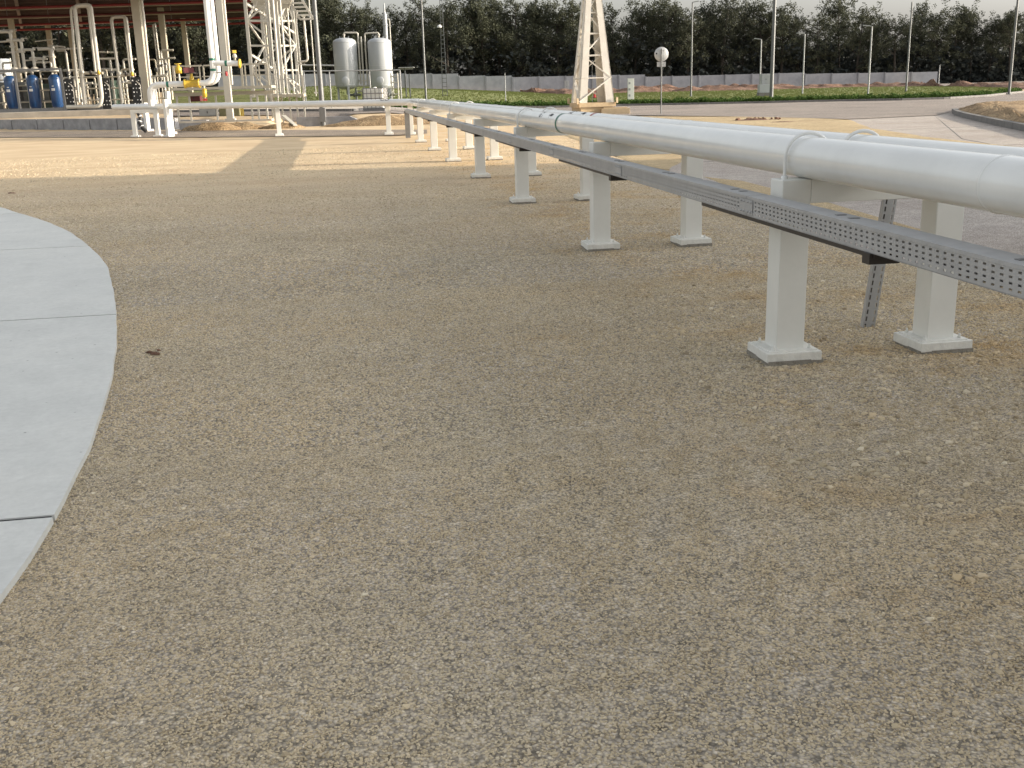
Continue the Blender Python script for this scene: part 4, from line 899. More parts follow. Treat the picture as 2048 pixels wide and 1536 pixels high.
# pipe rack tower right of the canopy
root = thing('rack_tower', bpt(540, 60), 'white lattice steel tower with diagonal braces right of the canopy', 'tower')
def colm(px0, py0, px1, py1, D, w, nm='leg', m='plant', r=root, rd=False):
    a, c = vert(px0, py0, px1, py1, D)
    (MB().tube([a, c], w/2, 10) if rd else MB().bar(a, c, w)).build(nm, m, r); return a, c
LG = [colm(507, 195, 489, -15, 59, .16), colm(537, 195, 520, -15, 63, .16), colm(566, 195, 551, -15, 59, .16), colm(598, 195, 583, -15, 63, .16)]
def brace(i, f0, j, f1, w=.09): 
    a = LG[i][0].lerp(LG[i][1], f0); c = LG[j][0].lerp(LG[j][1], f1); MB().bar(a, c, w, w).build('brace', 'plant', root)
for i, j in ((0, 1), (0, 2), (1, 3), (2, 3)):
    for k in range(4):
        f0, f1 = .03+k*.235, .03+(k+1)*.235
        brace(i, f0, j, f0, .1)
        if k % 2: brace(i, f0, j, f1)
        else: brace(i, f1, j, f0)
brace(0, .97, 2, .97); brace(1, .97, 3, .97); brace(0, .9, 3, .62, .11); brace(0, .42, 3, .12, .11)
for i, (x0, x1, D, w, y0) in enumerate(((546, 528, 57, .1, 130), (553, 534, 57, .12, 190), (562, 543, 57.5, .14, 190), (576, 558, 57, .1, 190), (575, 562, 61, .1, 190), (588, 572, 61, .1, 185))):
    t = thing('riser_pipe', bpt(x0, D), ['bright thin pipe left in the lattice tower', 'white pipe second from the left in front of the lattice tower', 'thick grey white pipe in the middle of the lattice tower', 'bright white pipe right of the middle of the lattice tower', 'thin pipe behind the middle of the lattice tower', 'thin pipe at the rear right of the lattice tower'][i], 'pipe', 'pipes climbing the lattice tower')
    colm(x0, y0, x1, -15, D, w, 'pipe', 'plant', t, True); a = at(x0, y0, D); MB().lathe((t.location.x, t.location.y, 1.6), [(w*.5, 0), (w*.9, .02), (w*.9, .06), (w*.5, .08)], 12).build('flange', 'plant', t)
t = thing('riser_pipe', bpt(606, 60), 'bright curved pipe at the right of the lattice tower', 'pipe'); P_ = [at(607, 186, 60), at(600, 120, 60), at(592, 45, 60), at(594, 20, 60)]; MB().tube(P_, .06, 10, bend=.5).build('pipe', 'plant', t); MB().box(P_[0], (.2, .2, .06)).build('base_plate', 'plant', t)
t = thing('riser_pipe', bpt(612, 60), 'pipe with a square bend hanging right of the lattice tower', 'pipe'); P_ = [at(607, 32, 60), at(616, 122, 60), at(592, 124, 60), at(593, 138, 60)]; MB().tube(P_, .06, 10, bend=.2).build('pipe', 'plant', t); MB().box(P_[0], (.2, .2, .06)).build('clamp', 'plant', t)
t = thing('ladder_tray', at(600, 20, 60), 'short steps of a ladder tray sticking out at the top of the lattice tower', 'tray')
a, c = at(585, -10, 60), at(613, 38, 60); 
for s in range(7):
    q_ = a.lerp(c, s/6.0); MB().bar(q_-_rt*.35, q_+_rt*.35, .1, .1).build('rung', 'plant', t)
MB().bar(a-_rt*.35, c-_rt*.35, .06, .12).build('side_rail', 'plant', t); MB().bar(a+_rt*.35, c+_rt*.35, .06, .12).build('side_rail', 'plant', t)
# jumble of brackets and cross pipes at the top of the tower
t = thing('pipe_rack', at(545, 15, 60), 'cream cross beams and short braces at the top of the lattice tower', 'pipe rack')
for i in range(12):
    D = 58+i*.7; y = -6+i*4.4; a = at(497+i*3, y, D); c = at(585-i*1.5, y+2, D); MB().bar(a, c, .1, .14).build('cross_beam', 'cream', t)
for i in range(9):
    x = 515+i*9; a = at(x, -4+i*3, 59+i*.5); c = at(x+(9 if i % 2 else -7), 22+i*3.5, 59+i*.5); MB().bar(a, c, .07, .07).build('brace', 'plant', t)
# stair-like lower platform at the tower foot
t = thing('tower_platform', bpt(575, 57), 'low grey platform with railings at the foot of the lattice tower', 'platform')
def rb2(px0, px1, y, D, w, h, nm, m): a = at(px0, y, D); c = at(px1, y, D); c.z = a.z; MB().bar(a, c, w, h).build(nm, m, t)
rb2(540, 610, 192, 57, .8, .14, 'deck', 'cream'); rb2(592, 610, 129, 57, .05, .05, 'handrail', 'plant'); rb2(540, 592, 160, 57, .05, .05, 'midrail', 'plant')
for px in (546, 562, 578, 592, 606): a, c = vert(px+1, 192, px, 150, 57); MB().bar(a, c, .06).build('rail_post', 'plant', t); a, c = vert(px+2, 212, px+1, 192, 57); MB().bar((a.x, a.y, zt(a.x, a.y)), c, .08).build('leg', 'plant', t)
a, c = vert(549, 190, 543, 128, 54); t = thing('ladder', (a.x, a.y, .5), 'bright white ladder frame between walkway and lattice tower', 'ladder')
for s in (-.16, .16): MB().bar(Vector((a.x, a.y, .5))+_rt*s, c+_rt*s, .07).build('side_rail', 'plant', t)
for k in range(9): q_ = Vector((a.x, a.y, .8+k*(c.z-.9)/8.5)); MB().bar(q_-_rt*.13, q_+_rt*.13, .04, .04).build('rung', 'plant', t)

# tall lamp post in front of the tower
a, c = vert(645, 236, 627, -30, 56); t = thing('lamp_post', (a.x, a.y, 0), 'tall grey lamp post just right of the lattice tower', 'lamp post')
MB().tube([(a.x, a.y, .0), (a.x, a.y, c.z)], [.14, .1], 8).build('pole', 'pole', t); MB().box((a.x, a.y, .55), (.3, .3, .7), -YAW).build('base_box', 'galvd', t)
a, c = vert(634, 182, 613, -30, 66); t = thing('mast_pole', (a.x, a.y, zt(a.x, a.y)), 'thin white pole left of the tall grey lamp post', 'pole'); MB().tube([(a.x, a.y, a.z-.3), c], .035, 8).build('pole', 'plant', t); MB().box((a.x, a.y, a.z-.1), (.2, .2, .1)).build('base', 'plant', t)

# railing in front of the tanks
root = thing('pipe_railing', bpt(700, 66), 'thin grey railing in front of the two tanks', 'railing')
a = at(600, 142.5, 66); c = at(800, 140, 66); MB().tube([a, c], .035, 8).build('top_rail', 'polew', root)
a2 = at(602, 130, 70); c2 = at(668, 131, 70); MB().tube([a2, c2], .045, 8).build('rear_rail', 'polew', root)
for px in (607, 658, 738, 799): 
    a, c = vert(px+4, 190, px, 141, 66); MB().tube([(a.x, a.y, zt(a.x, a.y)-.1), c], .04, 8).build('rail_post', 'polew', root)

# the two pale tanks
DT = 76
TK = None
for k, (px, lb) in enumerate(((691, 'left one of the two pale upright tanks on legs'), (760, 'right one of the two pale upright tanks on legs'))):
    a, c = vert(px+5, 172, px-4, 76, DT); r_ = .80
    zb = a.z; zt_ = c.z; h = zt_-zb; base = Vector((a.x, a.y, zb-.75)); t = thing('water_tank', base, lb, 'tank', 'pale tanks on the lawn')
    MB().lathe((a.x, a.y, zb-.25), [(0, 0), (r_*.5, .05), (r_*.9, .17), (r_, .3), (r_, h-.05), (r_*.93, h+.08), (r_*.7, h+.19), (r_*.35, h+.25), (0, h+.27)], 40).build('shell', 'tank', t)
    for zz in (.32, h*.5, h-.06): MB().lathe((a.x, a.y, zb-.25+zz), [(r_, -.02), (r_+.008, -.01), (r_+.008, .01), (r_, .02)], 40).build('weld_seam', 'tank', t)
    for i in range(3):
        an = .6+i*2.094; q_ = Vector((a.x+math.cos(an)*(r_-.1), a.y+math.sin(an)*(r_-.1), 0)); MB().bar((q_.x, q_.y, zb-.95), (q_.x, q_.y, zb+.25), .16, .12).build('leg', 'tank', t)
    q_ = Vector((a.x, a.y, zb+.35))-FH*(r_-.02); MB().lathe(q_, [(.26, 0), (.26, .06), (.24, .07), (0, .07)], 20, -FH).build('manhole', 'tank', t)
    b = MB(); b.tube([(a.x, a.y, zb-.2), (a.x, a.y, zb-.6), Vector((a.x, a.y, zb-.6))+_rt*.9], .08, 10, bend=.15); MB().lathe(Vector((a.x, a.y, zb-.6))+_rt*.4, [(.08, 0), (.16, .02), (.16, .1), (.08, .12)], 12, _rt).build('flange', 'machine', t); b.build('drain_pipe', 'machine', t)
    s = 1 if k == 0 else -1; top = Vector((a.x, a.y, zt_-.0)); x1 = _rt*(s*.95)
    b = MB(); b.tube([top, top+Vector((0, 0, .35)), top+Vector((0, 0, .32))+x1, Vector((top.x, top.y, zb+.9))+x1, Vector((top.x, top.y, zb+.1))+x1*1.0], .055, 10, bend=.12); b.build('top_pipe', 'plant', t)
    MB().lathe(top+Vector((0, 0, .2)), [(.1, -.03), (.1, .03)], 12).build('flange', 'plant', t)
    for i in range(2): MB().box(top+_rt*(-.3+.6*i)+Vector((0, 0, .02)), (.05, .05, .18)).build('lifting_lug', 'tank', t)
a, c = vert(729, 172, 721, 73, DT); t = thing('header_pipe', (a.x, a.y, zt(a.x, a.y)), 'upright white pipe with valves between the two tanks', 'pipe'); MB().tube([(a.x, a.y, zt(a.x, a.y)), c], .06, 10).build('pipe', 'plant', t)
for k in range(3): q_ = Vector((a.x, a.y, zt(a.x, a.y)+.7+.35*k)); MB().tube([q_-_rt*.5, q_+_rt*.5], .045, 8).build('cross_pipe', 'plant', t); MB().lathe(q_+_rt*(.35 if k % 2 else -.35)-FH*.05, [(.1, 0), (.1, .05)], 12, -FH).build('valve', 'machine', t)
a, c = vert(779, 180, 768, 28, 82); t = thing('vent_stack', (a.x, a.y, zt(a.x, a.y)), 'tall slim white stack with a thin tip behind the right tank', 'stack')
MB().tube([(a.x, a.y, zt(a.x, a.y)), c], .16, 16).build('stack', 'tank', t); MB().tube([c, c+Vector((0, 0, .75))], [.09, .04], 10).build('tip', 'tank', t); MB().tube([Vector((a.x, a.y, zt(a.x, a.y)))+_rt*.33, Vector((a.x, a.y, c.z-.4))+_rt*.33, Vector((a.x, a.y, c.z-.3))], .045, 8, bend=.1).build('side_pipe', 'plant', t)
for k in range(4): MB().lathe((a.x, a.y, a.z+1+k*1.2), [(.16, -.03), (.21, -.02), (.21, .02), (.16, .03)], 16).build('flange', 'tank', t)
# valve rack by the right tank
p = bpt(790, 74); t = thing('valve_rack', p, 'small white rack of pipes and valves right of the tanks', 'valve rack')
zz = p.z; h = at(790, 146, 74).z-zz
for s in (-.22, .22): MB().tube([p+_rt*s, p+_rt*s+Vector((0, 0, h))], .045, 8).build('upright', 'plant', t)
for k in range(5): q_ = p+Vector((0, 0, .25+k*h*.19)); MB().tube([q_-_rt*.28, q_+_rt*.28], .035, 8).build('cross_pipe', 'plant', t); MB().lathe(q_-FH*.05+_rt*(.1*(-1)**k), [(.1, 0), (.1, .06)], 12, -FH).build('valve', 'plant' if k % 2 else 'machine', t)
# little roofed panel
p = bpt(815, 82); tz = at(815, 135, 82).z; t = thing('panel_shelter', p, 'small flat panel on two posts right of the tanks', 'shelter')
MB().box((p.x, p.y, tz), (1.15, .8, .05), -YAW).build('panel', 'galv', t); MB().box((p.x, p.y, tz-.1), (1.0, .06, .06), -YAW).build('frame', 'galv', t)
for px in (810, 818): q_ = bpt(px+2, 82); MB().tube([q_, (q_.x, q_.y, tz-.05 if px < 815 else tz-.45)], .05, 8).build('post', 'pole', t)
# white container in a cage
p = bpt(750, 60); zb = p.z+.02; tz = at(750, 176, 60).z; h = tz-zb-.14; t = thing('caged_container', p, 'white plastic liquid container in a metal cage on a pallet', 'container')
an = -YAW-.12
MB().box((p.x, p.y, zb+.14+h/2), (1.1, .95, h-.02), an).build('bottle', 'plastic', t, bevel=.08); MB().box((p.x, p.y, zb+.07), (1.2, 1.0, .13), an).build('pallet', 'galvd', t)
MB().lathe((p.x, p.y, tz), [(.09, 0), (.09, .05), (0, .06)], 16).build('lid', 'plastic', t)
ax = Vector((math.cos(an), math.sin(an), 0)); ay = Vector((-math.sin(an), math.cos(an), 0))
for sgn, A, B, la, lb_ in ((-1, ay, ax, .5, .58), (1, ay, ax, .5, .58), (-1, ax, ay, .58, .5), (1, ax, ay, .58, .5)):
    for k in range(6):
        u = -lb_+2*lb_*k/5; q_ = p+A*(sgn*(la+.0))+B*u; MB().tube([(q_.x, q_.y, zb+.14), (q_.x, q_.y, tz)], .02, 6).build('cage_bar', 'galvd', t)
    for k in range(5):
        z = zb+.16+(tz-zb-.17)*k/4; q0 = p+A*(sgn*la)-B*lb_; q1 = p+A*(sgn*la)+B*lb_; MB().tube([(q0.x, q0.y, z), (q1.x, q1.y, z)], .02, 6).build('cage_bar', 'galvd', t)

# ------------------------------------------------------------------ poles and lamps on the lawn
def lamp(label, x0, y0, x1, y1, D, r, head, m='pole', cam_=False, r2=None):
    a, c = vert(x0, y0, x1, y1, D); gz = zt(a.x, a.y); t = thing('lamp_post', (a.x, a.y, gz), label, 'lamp post', 'lamp posts on and around the lawn')
    MB().tube([(a.x, a.y, gz-.05), c], [r, r2 or r*.75], 12).build('pole', m, t); MB().lathe((a.x, a.y, gz), [(r*2, 0), (r*2, .08), (r, .1)], 12).build('base_flange', m, t)
    if head:
        s, L_ = head; q_ = c+_rt*(s*.1); o = MB().bar(c+Vector((0, 0, .02)), c+_rt*(s*L_*.35)+Vector((0, 0, .05)), .05, .05).build('arm', m, t)
        MB().bar(c+_rt*(s*L_*.3)+Vector((0, 0, .05)), c+_rt*(s*L_)+Vector((0, 0, .1)), .22, .07).build('lamp_head', 'polew', t)
    return t
lamp('tall thin grey post right of the tanks and left of the lattice mast', 852, 196, 841, -30, 82, .085, None)
lamp('slim post with a short arm at its top, right of the round sign', 1381.5, 185, 1385.5, 5, 96, .075, (1, .55))
lamp('short lamp post with its head to the left, beside the pale cabinet', 1519, 182, 1523, 79, 96, .07, (-1, .62), 'polew')
lamp('thick tall post right of the pale cabinet, running out of the frame', 1542, 192, 1551, -30, 84, .15, None, r2=.12)
lamp('short lamp post in the middle of the lawn, right of the thick tall post', 1605.5, 179, 1609.5, 68, 98, .07, (-1, .72), 'polew')
lamp('lamp post standing in the hedge with its head to the left', 1736, 190, 1744, 53, 82, .07, (-1, .65), 'polew')
lamp('tall post with a round tip near the red earth', 1814, 172, 1823, 4, 98, .09, None)
lamp('tall grey post at the far right end of the lawn', 2021, 180, 2036, -30, 80, .1, None)
lamp('thin short post left of the tapered tower', 1012, 198, 1009, 146, 84, .04, None, 'polew')
lamp('little leaning post on the wall end at the right', 1877, 150, 1881, 130, 160, .09, None, 'polew')
# lattice mast
a, c = vert(890, 184, 880, -30, 88); gz = zt(a.x, a.y); t = thing('lattice_mast', (a.x, a.y, gz), 'narrow ladder-like mast with a white lamp half way up', 'mast')
wd = .3
for s in (-1, 1):
    MB().bar(Vector((a.x, a.y, gz))+_rt*(s*wd*.65), Vector((c.x, c.y, c.z))+_rt*(s*wd*.22), .09, .05).build('leg', 'pole' if s > 0 else 'machine', t)
n = 26
for k in range(n):
    f_ = (k+.5)/n; z = gz+(c.z-gz)*f_; ww = wd*(.65-.43*f_); MB().bar(Vector((a.x, a.y, z))-_rt*ww, Vector((a.x, a.y, z))+_rt*ww, .04, .05).build('rung', 'pole', t)
q_ = at(879, 53, 87.7); MB().lathe(q_, [(.16, -.08), (.18, 0), (.12, .1), (0, .14)], 14).build('lamp', 'sticker', t)

# ------------------------------------------------------------------ round sign
p = onz(1322, 229, 0); D = p.dot(FH); px_t = at(1323, 97, D); t = thing('round_sign', p, 'round road sign seen from behind with a small plate below', 'sign')
MB().tube([p, (p.x, p.y, px_t.z)], .035, 10).build('pole', 'pole', t)
q_ = Vector((p.x, p.y, at(1322, 108.5, D).z))+FH*.05; rd_ = 14*D/2195
MB().lathe(q_, [(0, 0), (rd_*.97, 0), (rd_, .012), (rd_, .03), (0, .03)], 40, FH).build('disc', 'sign', t)
q2 = Vector((p.x, p.y, at(1322, 128.5, D).z))+FH*.05; MB().box(q2, (.46, .02, .25), -YAW).build('plate', 'sign', t)
MB().box(q_-FH*.02+Vector((0, 0, .2)), (.3, .03, .04), -YAW).build('clamp', 'sign', t); MB().box(q_-FH*.02-Vector((0, 0, .2)), (.3, .03, .04), -YAW).build('clamp', 'sign', t)
MB().lathe(q_-FH*.012-_rt*.26+Vector((0, 0, .04)), [(0, 0), (.04, 0), (.04, .01)], 12, FH).build('black_spot', 'black', t)
for z_ in (0.02,): MB().lathe(p, [(.12, 0), (.12, .02), (.035, .04)], 12).build('base_flange', 'pole', t)

# ------------------------------------------------------------------ tapered lattice tower
D = 61.5; cb = at(1185, 225, D); cb.z = 0; z0 = at(1185, 206, D).z; z1 = at(1185, -4, D).z
t = thing('tapered_tower', cb, 'cream tapered lattice tower standing on a base frame beyond the pipes', 'tower')
ang = .16
def crn(i, z):
    h = 1.32+(.37-1.32)*(z-z0)/(z1-z0); h = max(h, .2); s = ((-1, -1), (1, -1), (1, 1), (-1, 1))[i % 4]
    u, v = s[0]*h*.98, s[1]*h*.98; ca, sa = math.cos(ang), math.sin(ang); x, y = u*ca-v*sa, u*sa+v*ca
    k_ = .78; return cb+_rt*(x*k_)+FH*(y*k_)+Vector((0, 0, z))
ZT = 9.2
def ldir(i, j, z): return (crn(j, z)-crn(i, z)).normalized()
for i in range(4):   # each leg: angle section made of two wide flanges
    b = MB(); w0, w1 = .47, .27
    for j in (i+1, i+3):
        a0, a1 = crn(i, z0), crn(i, ZT); d0, d1 = ldir(i, j, z0), ldir(i, j, z1)
        k = (i+3 if j == i+1 else i+1); n0 = ldir(i, k, z0)*.05
        b.hexa([a0, a0+d0*w0, a0+d0*w0+n0, a0+n0, a1, a1+d1*w1, a1+d1*w1+n0, a1+n0])
    b.build('leg', 'towerp', t)
for i in range(4):
    zz = [z0+.1, z0+1.35, z0+2.55, z0+3.7, z0+4.8, z0+5.7, z0+6.6]
    for k in range(len(zz)-1):
        a = crn(i, zz[k]) if k % 2 == i % 2 else crn(i+1, zz[k]); c = crn(i+1, zz[k+1]) if k % 2 == i % 2 else crn(i, zz[k+1]); MB().bar(a, c, .13, .06).build('diagonal', 'towerp', t)
        MB().bar(crn(i, zz[k+1]), crn(i+1, zz[k+1]), .1, .06).build('horizontal', 'towerp', t)
    MB().bar(crn(i, z0-.08)+(crn(i, z0)-cb).normalized()*.0, crn(i+1, z0-.08), .14, .22).build('base_beam', 'tan', t)
    q_ = crn(i, z0+.12); MB().box(q_+(q_-cb-Vector((0, 0, z0))).normalized()*.18, (.1, .1, .3), ang).build('anchor_lug', 'tan', t)
MB().box(cb+Vector((0, 0, ZT+4)), (.34, .34, 8), ang).build('mast', 'towerp', t)
b = MB(); b.box(cb+Vector((0, 0, (z0-.2)/2)), (1.9, 1.9, z0-.22), ang-.1); b.build('plinth', 'tan', t)
a, c = vert(1185, 205, 1184, 120, 61.5); MB().tube([(a.x, a.y, a.z), c], .012, 6).build('cable', 'pole', t)
t = boxT('tan_block', 'tan concrete block right of the tapered tower foot', 'block', 1203, 1260, 216.5, 229, 60.2, .8, 'tan')
MB().box(t.location+Vector((0, 0, .36)), (1.3, .5, .05), -YAW).build('lid', 'tan', t)
p = bpt(1189, 88); p.z = at(1189, 196, 88).z; t = thing('traffic_cone', p, 'small red cone on the lawn seen through the tapered tower', 'cone'); MB().lathe(p, [(.2, 0), (.2, .04), (.13, .05), (.03, .5), (0, .5)], 14).build('cone', 'red', t); MB().box(p+Vector((0, 0, .02)), (.42, .42, .04)).build('foot', 'black', t)
# pillar and cabinets on the lawn
def slots_(t, c, w_, d_, b0, b1):
    for k in range(3): MB().box((c.x-FH.x*(d_/2+.01)-_rt.x*w_*.25, c.y-FH.y*(d_/2+.01)-_rt.y*w_*.25, b0+(b1-b0)*(.2+.3*k)), (w_*.3, .02, .16), -YAW).build('label_plate', 'cabinet', t)
    MB().box((c.x, c.y, b1+.02), (w_*1.05, d_*1.05, .05), -YAW).build('cap', 'plastic', t)
boxT('utility_pillar', 'white utility pillar on the lawn between tower and round sign', 'pillar', 1256, 1268, 158, 199, 84, .35, 'plastic', slots_)
box2('electric_cabinet', 'pale cabinet on a grey plinth beside the thick tall post', 'cabinet', 1523, 1540, 148, 169, 92, .5, 'cabinet')
boxT('cabinet_plinth', 'sloping grey plinth under the pale cabinet', 'plinth', 1519, 1541, 169, 186, 91, .8, 'tank', lambda t, c, w_, d_, b0, b1: MB().box((c.x, c.y, b0-.1), (w_*1.1, d_, .3), -YAW).build('footing', 'kerb', t))
box2('electric_cabinet', 'small pale cabinet by the boundary wall, seen left through the tapered tower', 'cabinet', 1129, 1138, 161, 186, 150, .8, 'cabinet')

# ------------------------------------------------------------------ boundary wall
root = thing('boundary_wall', bpt(1200, 165), 'long grey panel wall in front of the wood', 'wall')
WT = [(480, 4.4), (600, 4.4), (894, 3.78), (895, 3.5), (1047, 3.14), (1048, 3.0), (1145, 2.95), (1306, 2.80), (1308, 2.5), (1380, 2.46), (1620, 2.43), (1622, 2.24), (1880, 1.98)]
def wpos(px): return flat(px, 165)
A_, B_ = wpos(440), wpos(1880); L_ = (B_-A_).length; n = int(L_/4); d = (B_-A_).normalized(); nrm = Vector((d.y, -d.x, 0))
if nrm.dot(FH) > 0: nrm = -nrm
for i in range(n):
    a = A_+d*(i*4+.12); c = A_+d*(i*4+3.88); px = polar(*((a+c)/2)[:2])[0]; top = interp(440+(1880-440)*(i+.5)/n, WT); bot = interp(440+(1880-440)*(i+.5)/n, ZF)-.5
    nb = 5; hh = (top-bot)/nb
    pb = MB().hexa([a+Vector((0, 0, bot)), c+Vector((0, 0, bot)), c-nrm*.12+Vector((0, 0, bot)), a-nrm*.12+Vector((0, 0, bot)), a+Vector((0, 0, top)), c+Vector((0, 0, top)), c-nrm*.12+Vector((0, 0, top)), a-nrm*.12+Vector((0, 0, top))]).build('panel', 'wall', root)
    q_ = A_+d*(i*4); MB().box((q_.x, q_.y, (top+bot)/2+.04), (.2, .22, top-bot+.06), math.atan2(d.y, d.x)).build('post', 'wallp', root)
root = thing('far_fence', bpt(1960, 236), 'low grey mesh fence beyond the end of the panel wall', 'fence')
A_, B_ = flat(1860, 236), flat(2120, 236)
for i in range(14):
    a = A_.lerp(B_, i/14); c = A_.lerp(B_, (i+1)/14); MB().bar(a+Vector((0, 0, .3)), a+Vector((0, 0, 1.6)), .1).build('post', 'galvd', root); MB().bar(a.lerp(c, .04)+Vector((0, 0, .95)), c.lerp(a, .04)+Vector((0, 0, .95)), .03, 1.15).build('mesh_panel', 'galv', root)

# ------------------------------------------------------------------ vegetation
def leafblob(V_, F_, c, rad, n, s, rng, flat_=.8):
    for _ in range(n):
        u = rng.gauss(0, 1), rng.gauss(0, 1), rng.gauss(0, 1); l = math.sqrt(sum(x*x for x in u)) or 1; rr = rad*rng.random()**.45
        p = c+Vector((u[0]/l*rr, u[1]/l*rr, u[2]/l*rr*flat_)); a = Vector((rng.uniform(-1, 1), rng.uniform(-1, 1), rng.uniform(-.6, .6))).normalized(); b_ = a.orthogonal().normalized(); b_ = (Matrix.Rotation(rng.uniform(0, 6.28), 3, a) @ b_)
        k = s*rng.uniform(.6, 1.3); i = len(V_); V_ += [p-a*k, p+b_*k*.55, p+a*k, p-b_*k*.55]; F_.append((i, i+1, i+2, i+3))
def tree_mesh(seedv, H=13.5, Wd=4.6, dens=1.0):
    rng = random.Random(seedv); V_ = []; F_ = []; TB = MB(); base = Vector((0, 0, 0)); lean = Vector((rng.uniform(-.6, .6), rng.uniform(-.5, .5), 0))
    tr = [base, Vector((0, 0, H*.3))+lean*.3, Vector((0, 0, H*.62))+lean, Vector((0, 0, H*.9))+lean*1.5]; TB.tube(tr, [.28, .22, .13, .04], 8)
    tips = []
    for k in range(26):
        f_ = rng.uniform(.2, .98); p = Vector((0, 0, H*.9*f_))+lean*f_*1.4; an = rng.uniform(0, 6.28)
        prof = math.sin(min(1, max(0, (f_-.08)/.92))*math.pi*.93+.12)**.6
        L_ = Wd*prof*rng.uniform(.45, 1.05); d = Vector((math.cos(an), math.sin(an), rng.uniform(.1, .75))); q_ = p+d*L_
        if k < 16: TB.tube([p, p.lerp(q_, .5)+Vector((0, 0, -.1)), q_], [.09, .06, .02], 5, cap=False)
        tips.append(q_); tips.append(p.lerp(q_, .55))
    tips.append(Vector((0, 0, H*.93))+lean*1.4)
    for q_ in tips:
        for j in range(4):
            c = q_+Vector((rng.gauss(0, .8), rng.gauss(0, .8), rng.gauss(0, .6))); r_ = rng.uniform(.35, .95)
            leafblob(V_, F_, c, r_, int(60*r_*r_+6), .15, rng)
    def mk(nm, vs, fs, m, sm=False):
        me = bpy.data.meshes.new(nm); me.from_pydata([tuple(v) for v in vs], [], fs); me.materials.append(M[m])
        if sm: me.polygons.foreach_set('use_smooth', [True]*len(fs))
        return me
    return mk('trunk', TB.v, TB.f, 'bark', True), mk('crown', V_, F_, 'leaf')
TM = [tree_mesh(s) for s in range(7)]
SKY = [(540, -40), (620, -40), (660, -30), (690, 2), (720, 6), (745, 20), (775, 30), (803, 42), (825, 8), (860, -4), (900, 2), (950, -8), (1000, 0), (1050, 2), (1095, 4), (1130, -6), (1165, 10), (1215, 2), (1238, 26), (1262, 6), (1300, -6), (1345, 6), (1368, 22), (1395, 8), (1430, -6), (1470, 4), (1510, 8), (1545, -2), (1575, 18), (1600, 34), (1618, 55), (1640, 26), (1660, -4), (1690, -8), (1718, 22), (1742, 40), (1765, 52), (1790, 30), (1820, 8), (1845, 10), (1875, 28), (1900, 14), (1922, 2), (1945, 36), (1972, 42), (1998, 18), (2025, 22), (2048, 34), (2090, 30)]
LM = [(0, 'the photo edge'), (165, 'the first pipe loop'), (250, 'the second pipe loop'), (310, 'the cream column'), (420, 'the riser pipes'), (545, 'the lattice tower'), (635, 'the grey lamp post'), (690, 'the left tank'), (760, 'the right tank'), (815, 'the panel shelter'), (846, 'the tall thin post'), (885, 'the lattice mast'), (1010, 'the short white post'), (1185, 'the tapered tower'), (1262, 'the utility pillar'), (1322, 'the round sign'), (1382, 'the armed post'), (1521, 'the cabinet lamp'), (1548, 'the thick tall post'), (1607, 'the middle short lamp'), (1740, 'the hedge lamp'), (1818, 'the round-tipped post'), (1880, 'the wall end'), (2030, 'the rightmost tall post')]
USED = set()
def tree_label(px, row):
    for d_, nm in sorted((abs(px-x), (x, n_)) for x, n_ in LM):
        x, n_ = nm; dx = px-x
        w_ = 'behind' if abs(dx) < 14 else ('right of' if dx < 45 else 'far right of') if dx > 0 else ('left of' if dx > -45 else 'far left of')
        l = f'dark oak in the {row} row of the wood {w_} {n_}'
        if l not in USED: USED.add(l); return l
    return f'dark oak in the {row} row of the wood among its neighbours'
def put_tree(px, ytop, D, k, label, rng):
    p = flat(px, D); z = interp(px, ZF); p.z = z; top = at(px, ytop, D).z; H = top-z; s = H/13.3; me = TM[k % 7]
    t = bpy.data.objects.new('oak_tree', None); col.objects.link(t); t.location = p; t.rotation_euler = (0, 0, rng.uniform(0, 6.28)); sx = max(.6, s*rng.uniform(.72, .98)); t.scale = (sx, sx, s); tag(t, label, 'tree', 'oak trees behind the boundary wall')
    for nm, m_ in zip(('trunk', 'crown'), me):
        o = bpy.data.objects.new(nm, m_); col.objects.link(o); o.parent = t
rng = random.Random(5)
i = 0; px = -20
while px < 2120:
    nearby = min((s for s in SKY), key=lambda q_: abs(q_[0]-px)); yt = interp(px, SKY)
    where = 'behind the plant' if px < 600 else 'behind the tanks' if px < 800 else 'between the tanks and the tapered tower' if px < 1140 else 'behind the tapered tower and the round sign' if px < 1400 else 'behind the middle of the lawn' if px < 1760 else 'at the right end of the wood'
    put_tree(px, yt-2, 172+rng.uniform(-2, 5), rng.randrange(7), tree_label(px, 'front'), rng)
    px += 36+rng.uniform(-7, 8)
px = -40
while px < 2140:
    yt = interp(px, SKY)+rng.uniform(18, 40)
    where = 'left half of the wood' if px < 1024 else 'right half of the wood'
    put_tree(px, yt, 184+rng.uniform(-3, 8), rng.randrange(7), tree_label(px, 'second'), rng); px += 44+rng.uniform(-8, 8)
# the mass of the wood behind and its undergrowth: one thicket nobody could count
V_ = []; F_ = []; rng = random.Random(9)
for k in range(2600):
    px = rng.uniform(-60, 2160); D = rng.uniform(170, 205); p = flat(px, D); z = interp(px, ZF); hmax = (at(px, interp(px, SKY)+34, D).z-z)*.66
    p.z = z+rng.random()**1.3*hmax; leafblob(V_, F_, p, rng.uniform(1.0, 2.0), 34, .42, rng)
me = bpy.data.meshes.new('thicket'); me.from_pydata([tuple(v) for v in V_], [], F_); me.materials.append(M['under']); o = bpy.data.objects.new('thicket', me); col.objects.link(o); tag(o, 'dense dark undergrowth filling the wood between the trunks', 'undergrowth', kind='stuff')
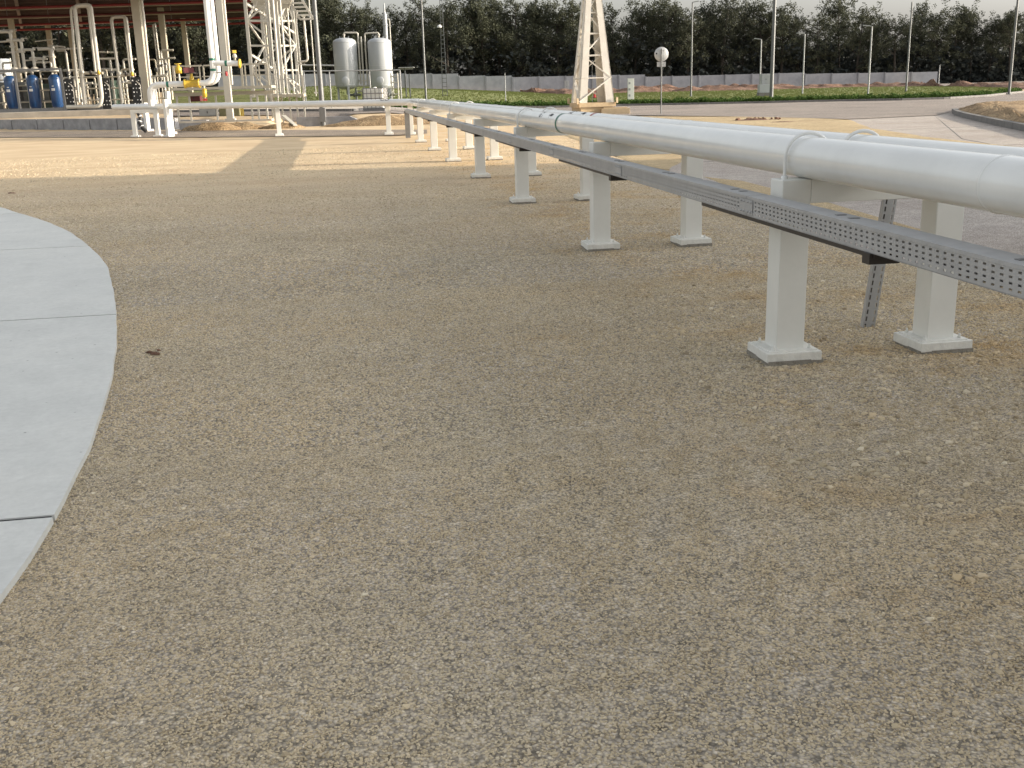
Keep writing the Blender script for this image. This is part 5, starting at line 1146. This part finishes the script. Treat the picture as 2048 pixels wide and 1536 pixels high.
# hedge of low shrubs along the kerb
V_ = []; F_ = []
for k in range(3000):
    px = rng.uniform(790, 2045); D = interp(px, KD)+.5+rng.uniform(.1, 2.2); p = bpt(px, D, rng.uniform(.02, .36)*(.8+.5*noise.noise(Vector((px*.06, 0, 0)))))
    leafblob(V_, F_, p, rng.uniform(.16, .3), 16, .075, rng)
me = bpy.data.meshes.new('low_hedge'); me.from_pydata([tuple(v) for v in V_], [], F_); me.materials.append(M['hedge']); o = bpy.data.objects.new('low_hedge', me); col.objects.link(o); tag(o, 'low dark green hedge along the kerb of the lawn', 'hedge', kind='stuff')
# rough tufts on the lawn
V_ = []; F_ = []
for k in range(15000):
    px = rng.uniform(560, 2040); a = interp(px, KD)+(6.5 if px < 780 else 1.5); c = interp(px, GF); D = a+(c-a)*rng.random()**1.4; p = bpt(px, D, .06)
    for j in range(3):
        q_ = p+Vector((rng.uniform(-.12, .12), rng.uniform(-.12, .12), 0)); i = len(V_); h = rng.uniform(.05, .14); w_ = .03; V_ += [q_-_rt*w_, q_+_rt*w_, q_+Vector((rng.uniform(-.04, .04), 0, h))]; F_.append((i, i+1, i+2))
M['tuft'] = leafmat('grass_tufts', (.14, .175, .05), (.27, .28, .11), .3)
me = bpy.data.meshes.new('grass_tufts'); me.from_pydata([tuple(v) for v in V_], [], F_); me.materials.append(M['tuft']); o = bpy.data.objects.new('grass_tufts', me); col.objects.link(o); tag(o, 'short green grass growing on the lawn', 'grass', kind='stuff')

# ------------------------------------------------------------------ the building to the right, outside the photograph, whose shade lies on the gravel
BX = 40
t = thing('office_building', (BX+8, -14, 0), 'tall beige building standing right of the camera, shading the gravel', 'building')
MB().box((BX+8, -15.5, 9), (16, 60, 18)).build('walls', 'facade', t); MB().box((BX+8, -15.5, 18.15), (16.6, 60.6, .3)).build('roof', 'galvd', t)
for k in range(12):
    for j in range(4):
        o = MB().box((BX-.03, -42.5+k*4.9, 2.2+j*4.2), (.05, 2.4, 1.7)).build('window', 'glass', t)
for o in bpy.data.objects:
    for k in ('_o', '_m'):
        if k in o: del o[k]
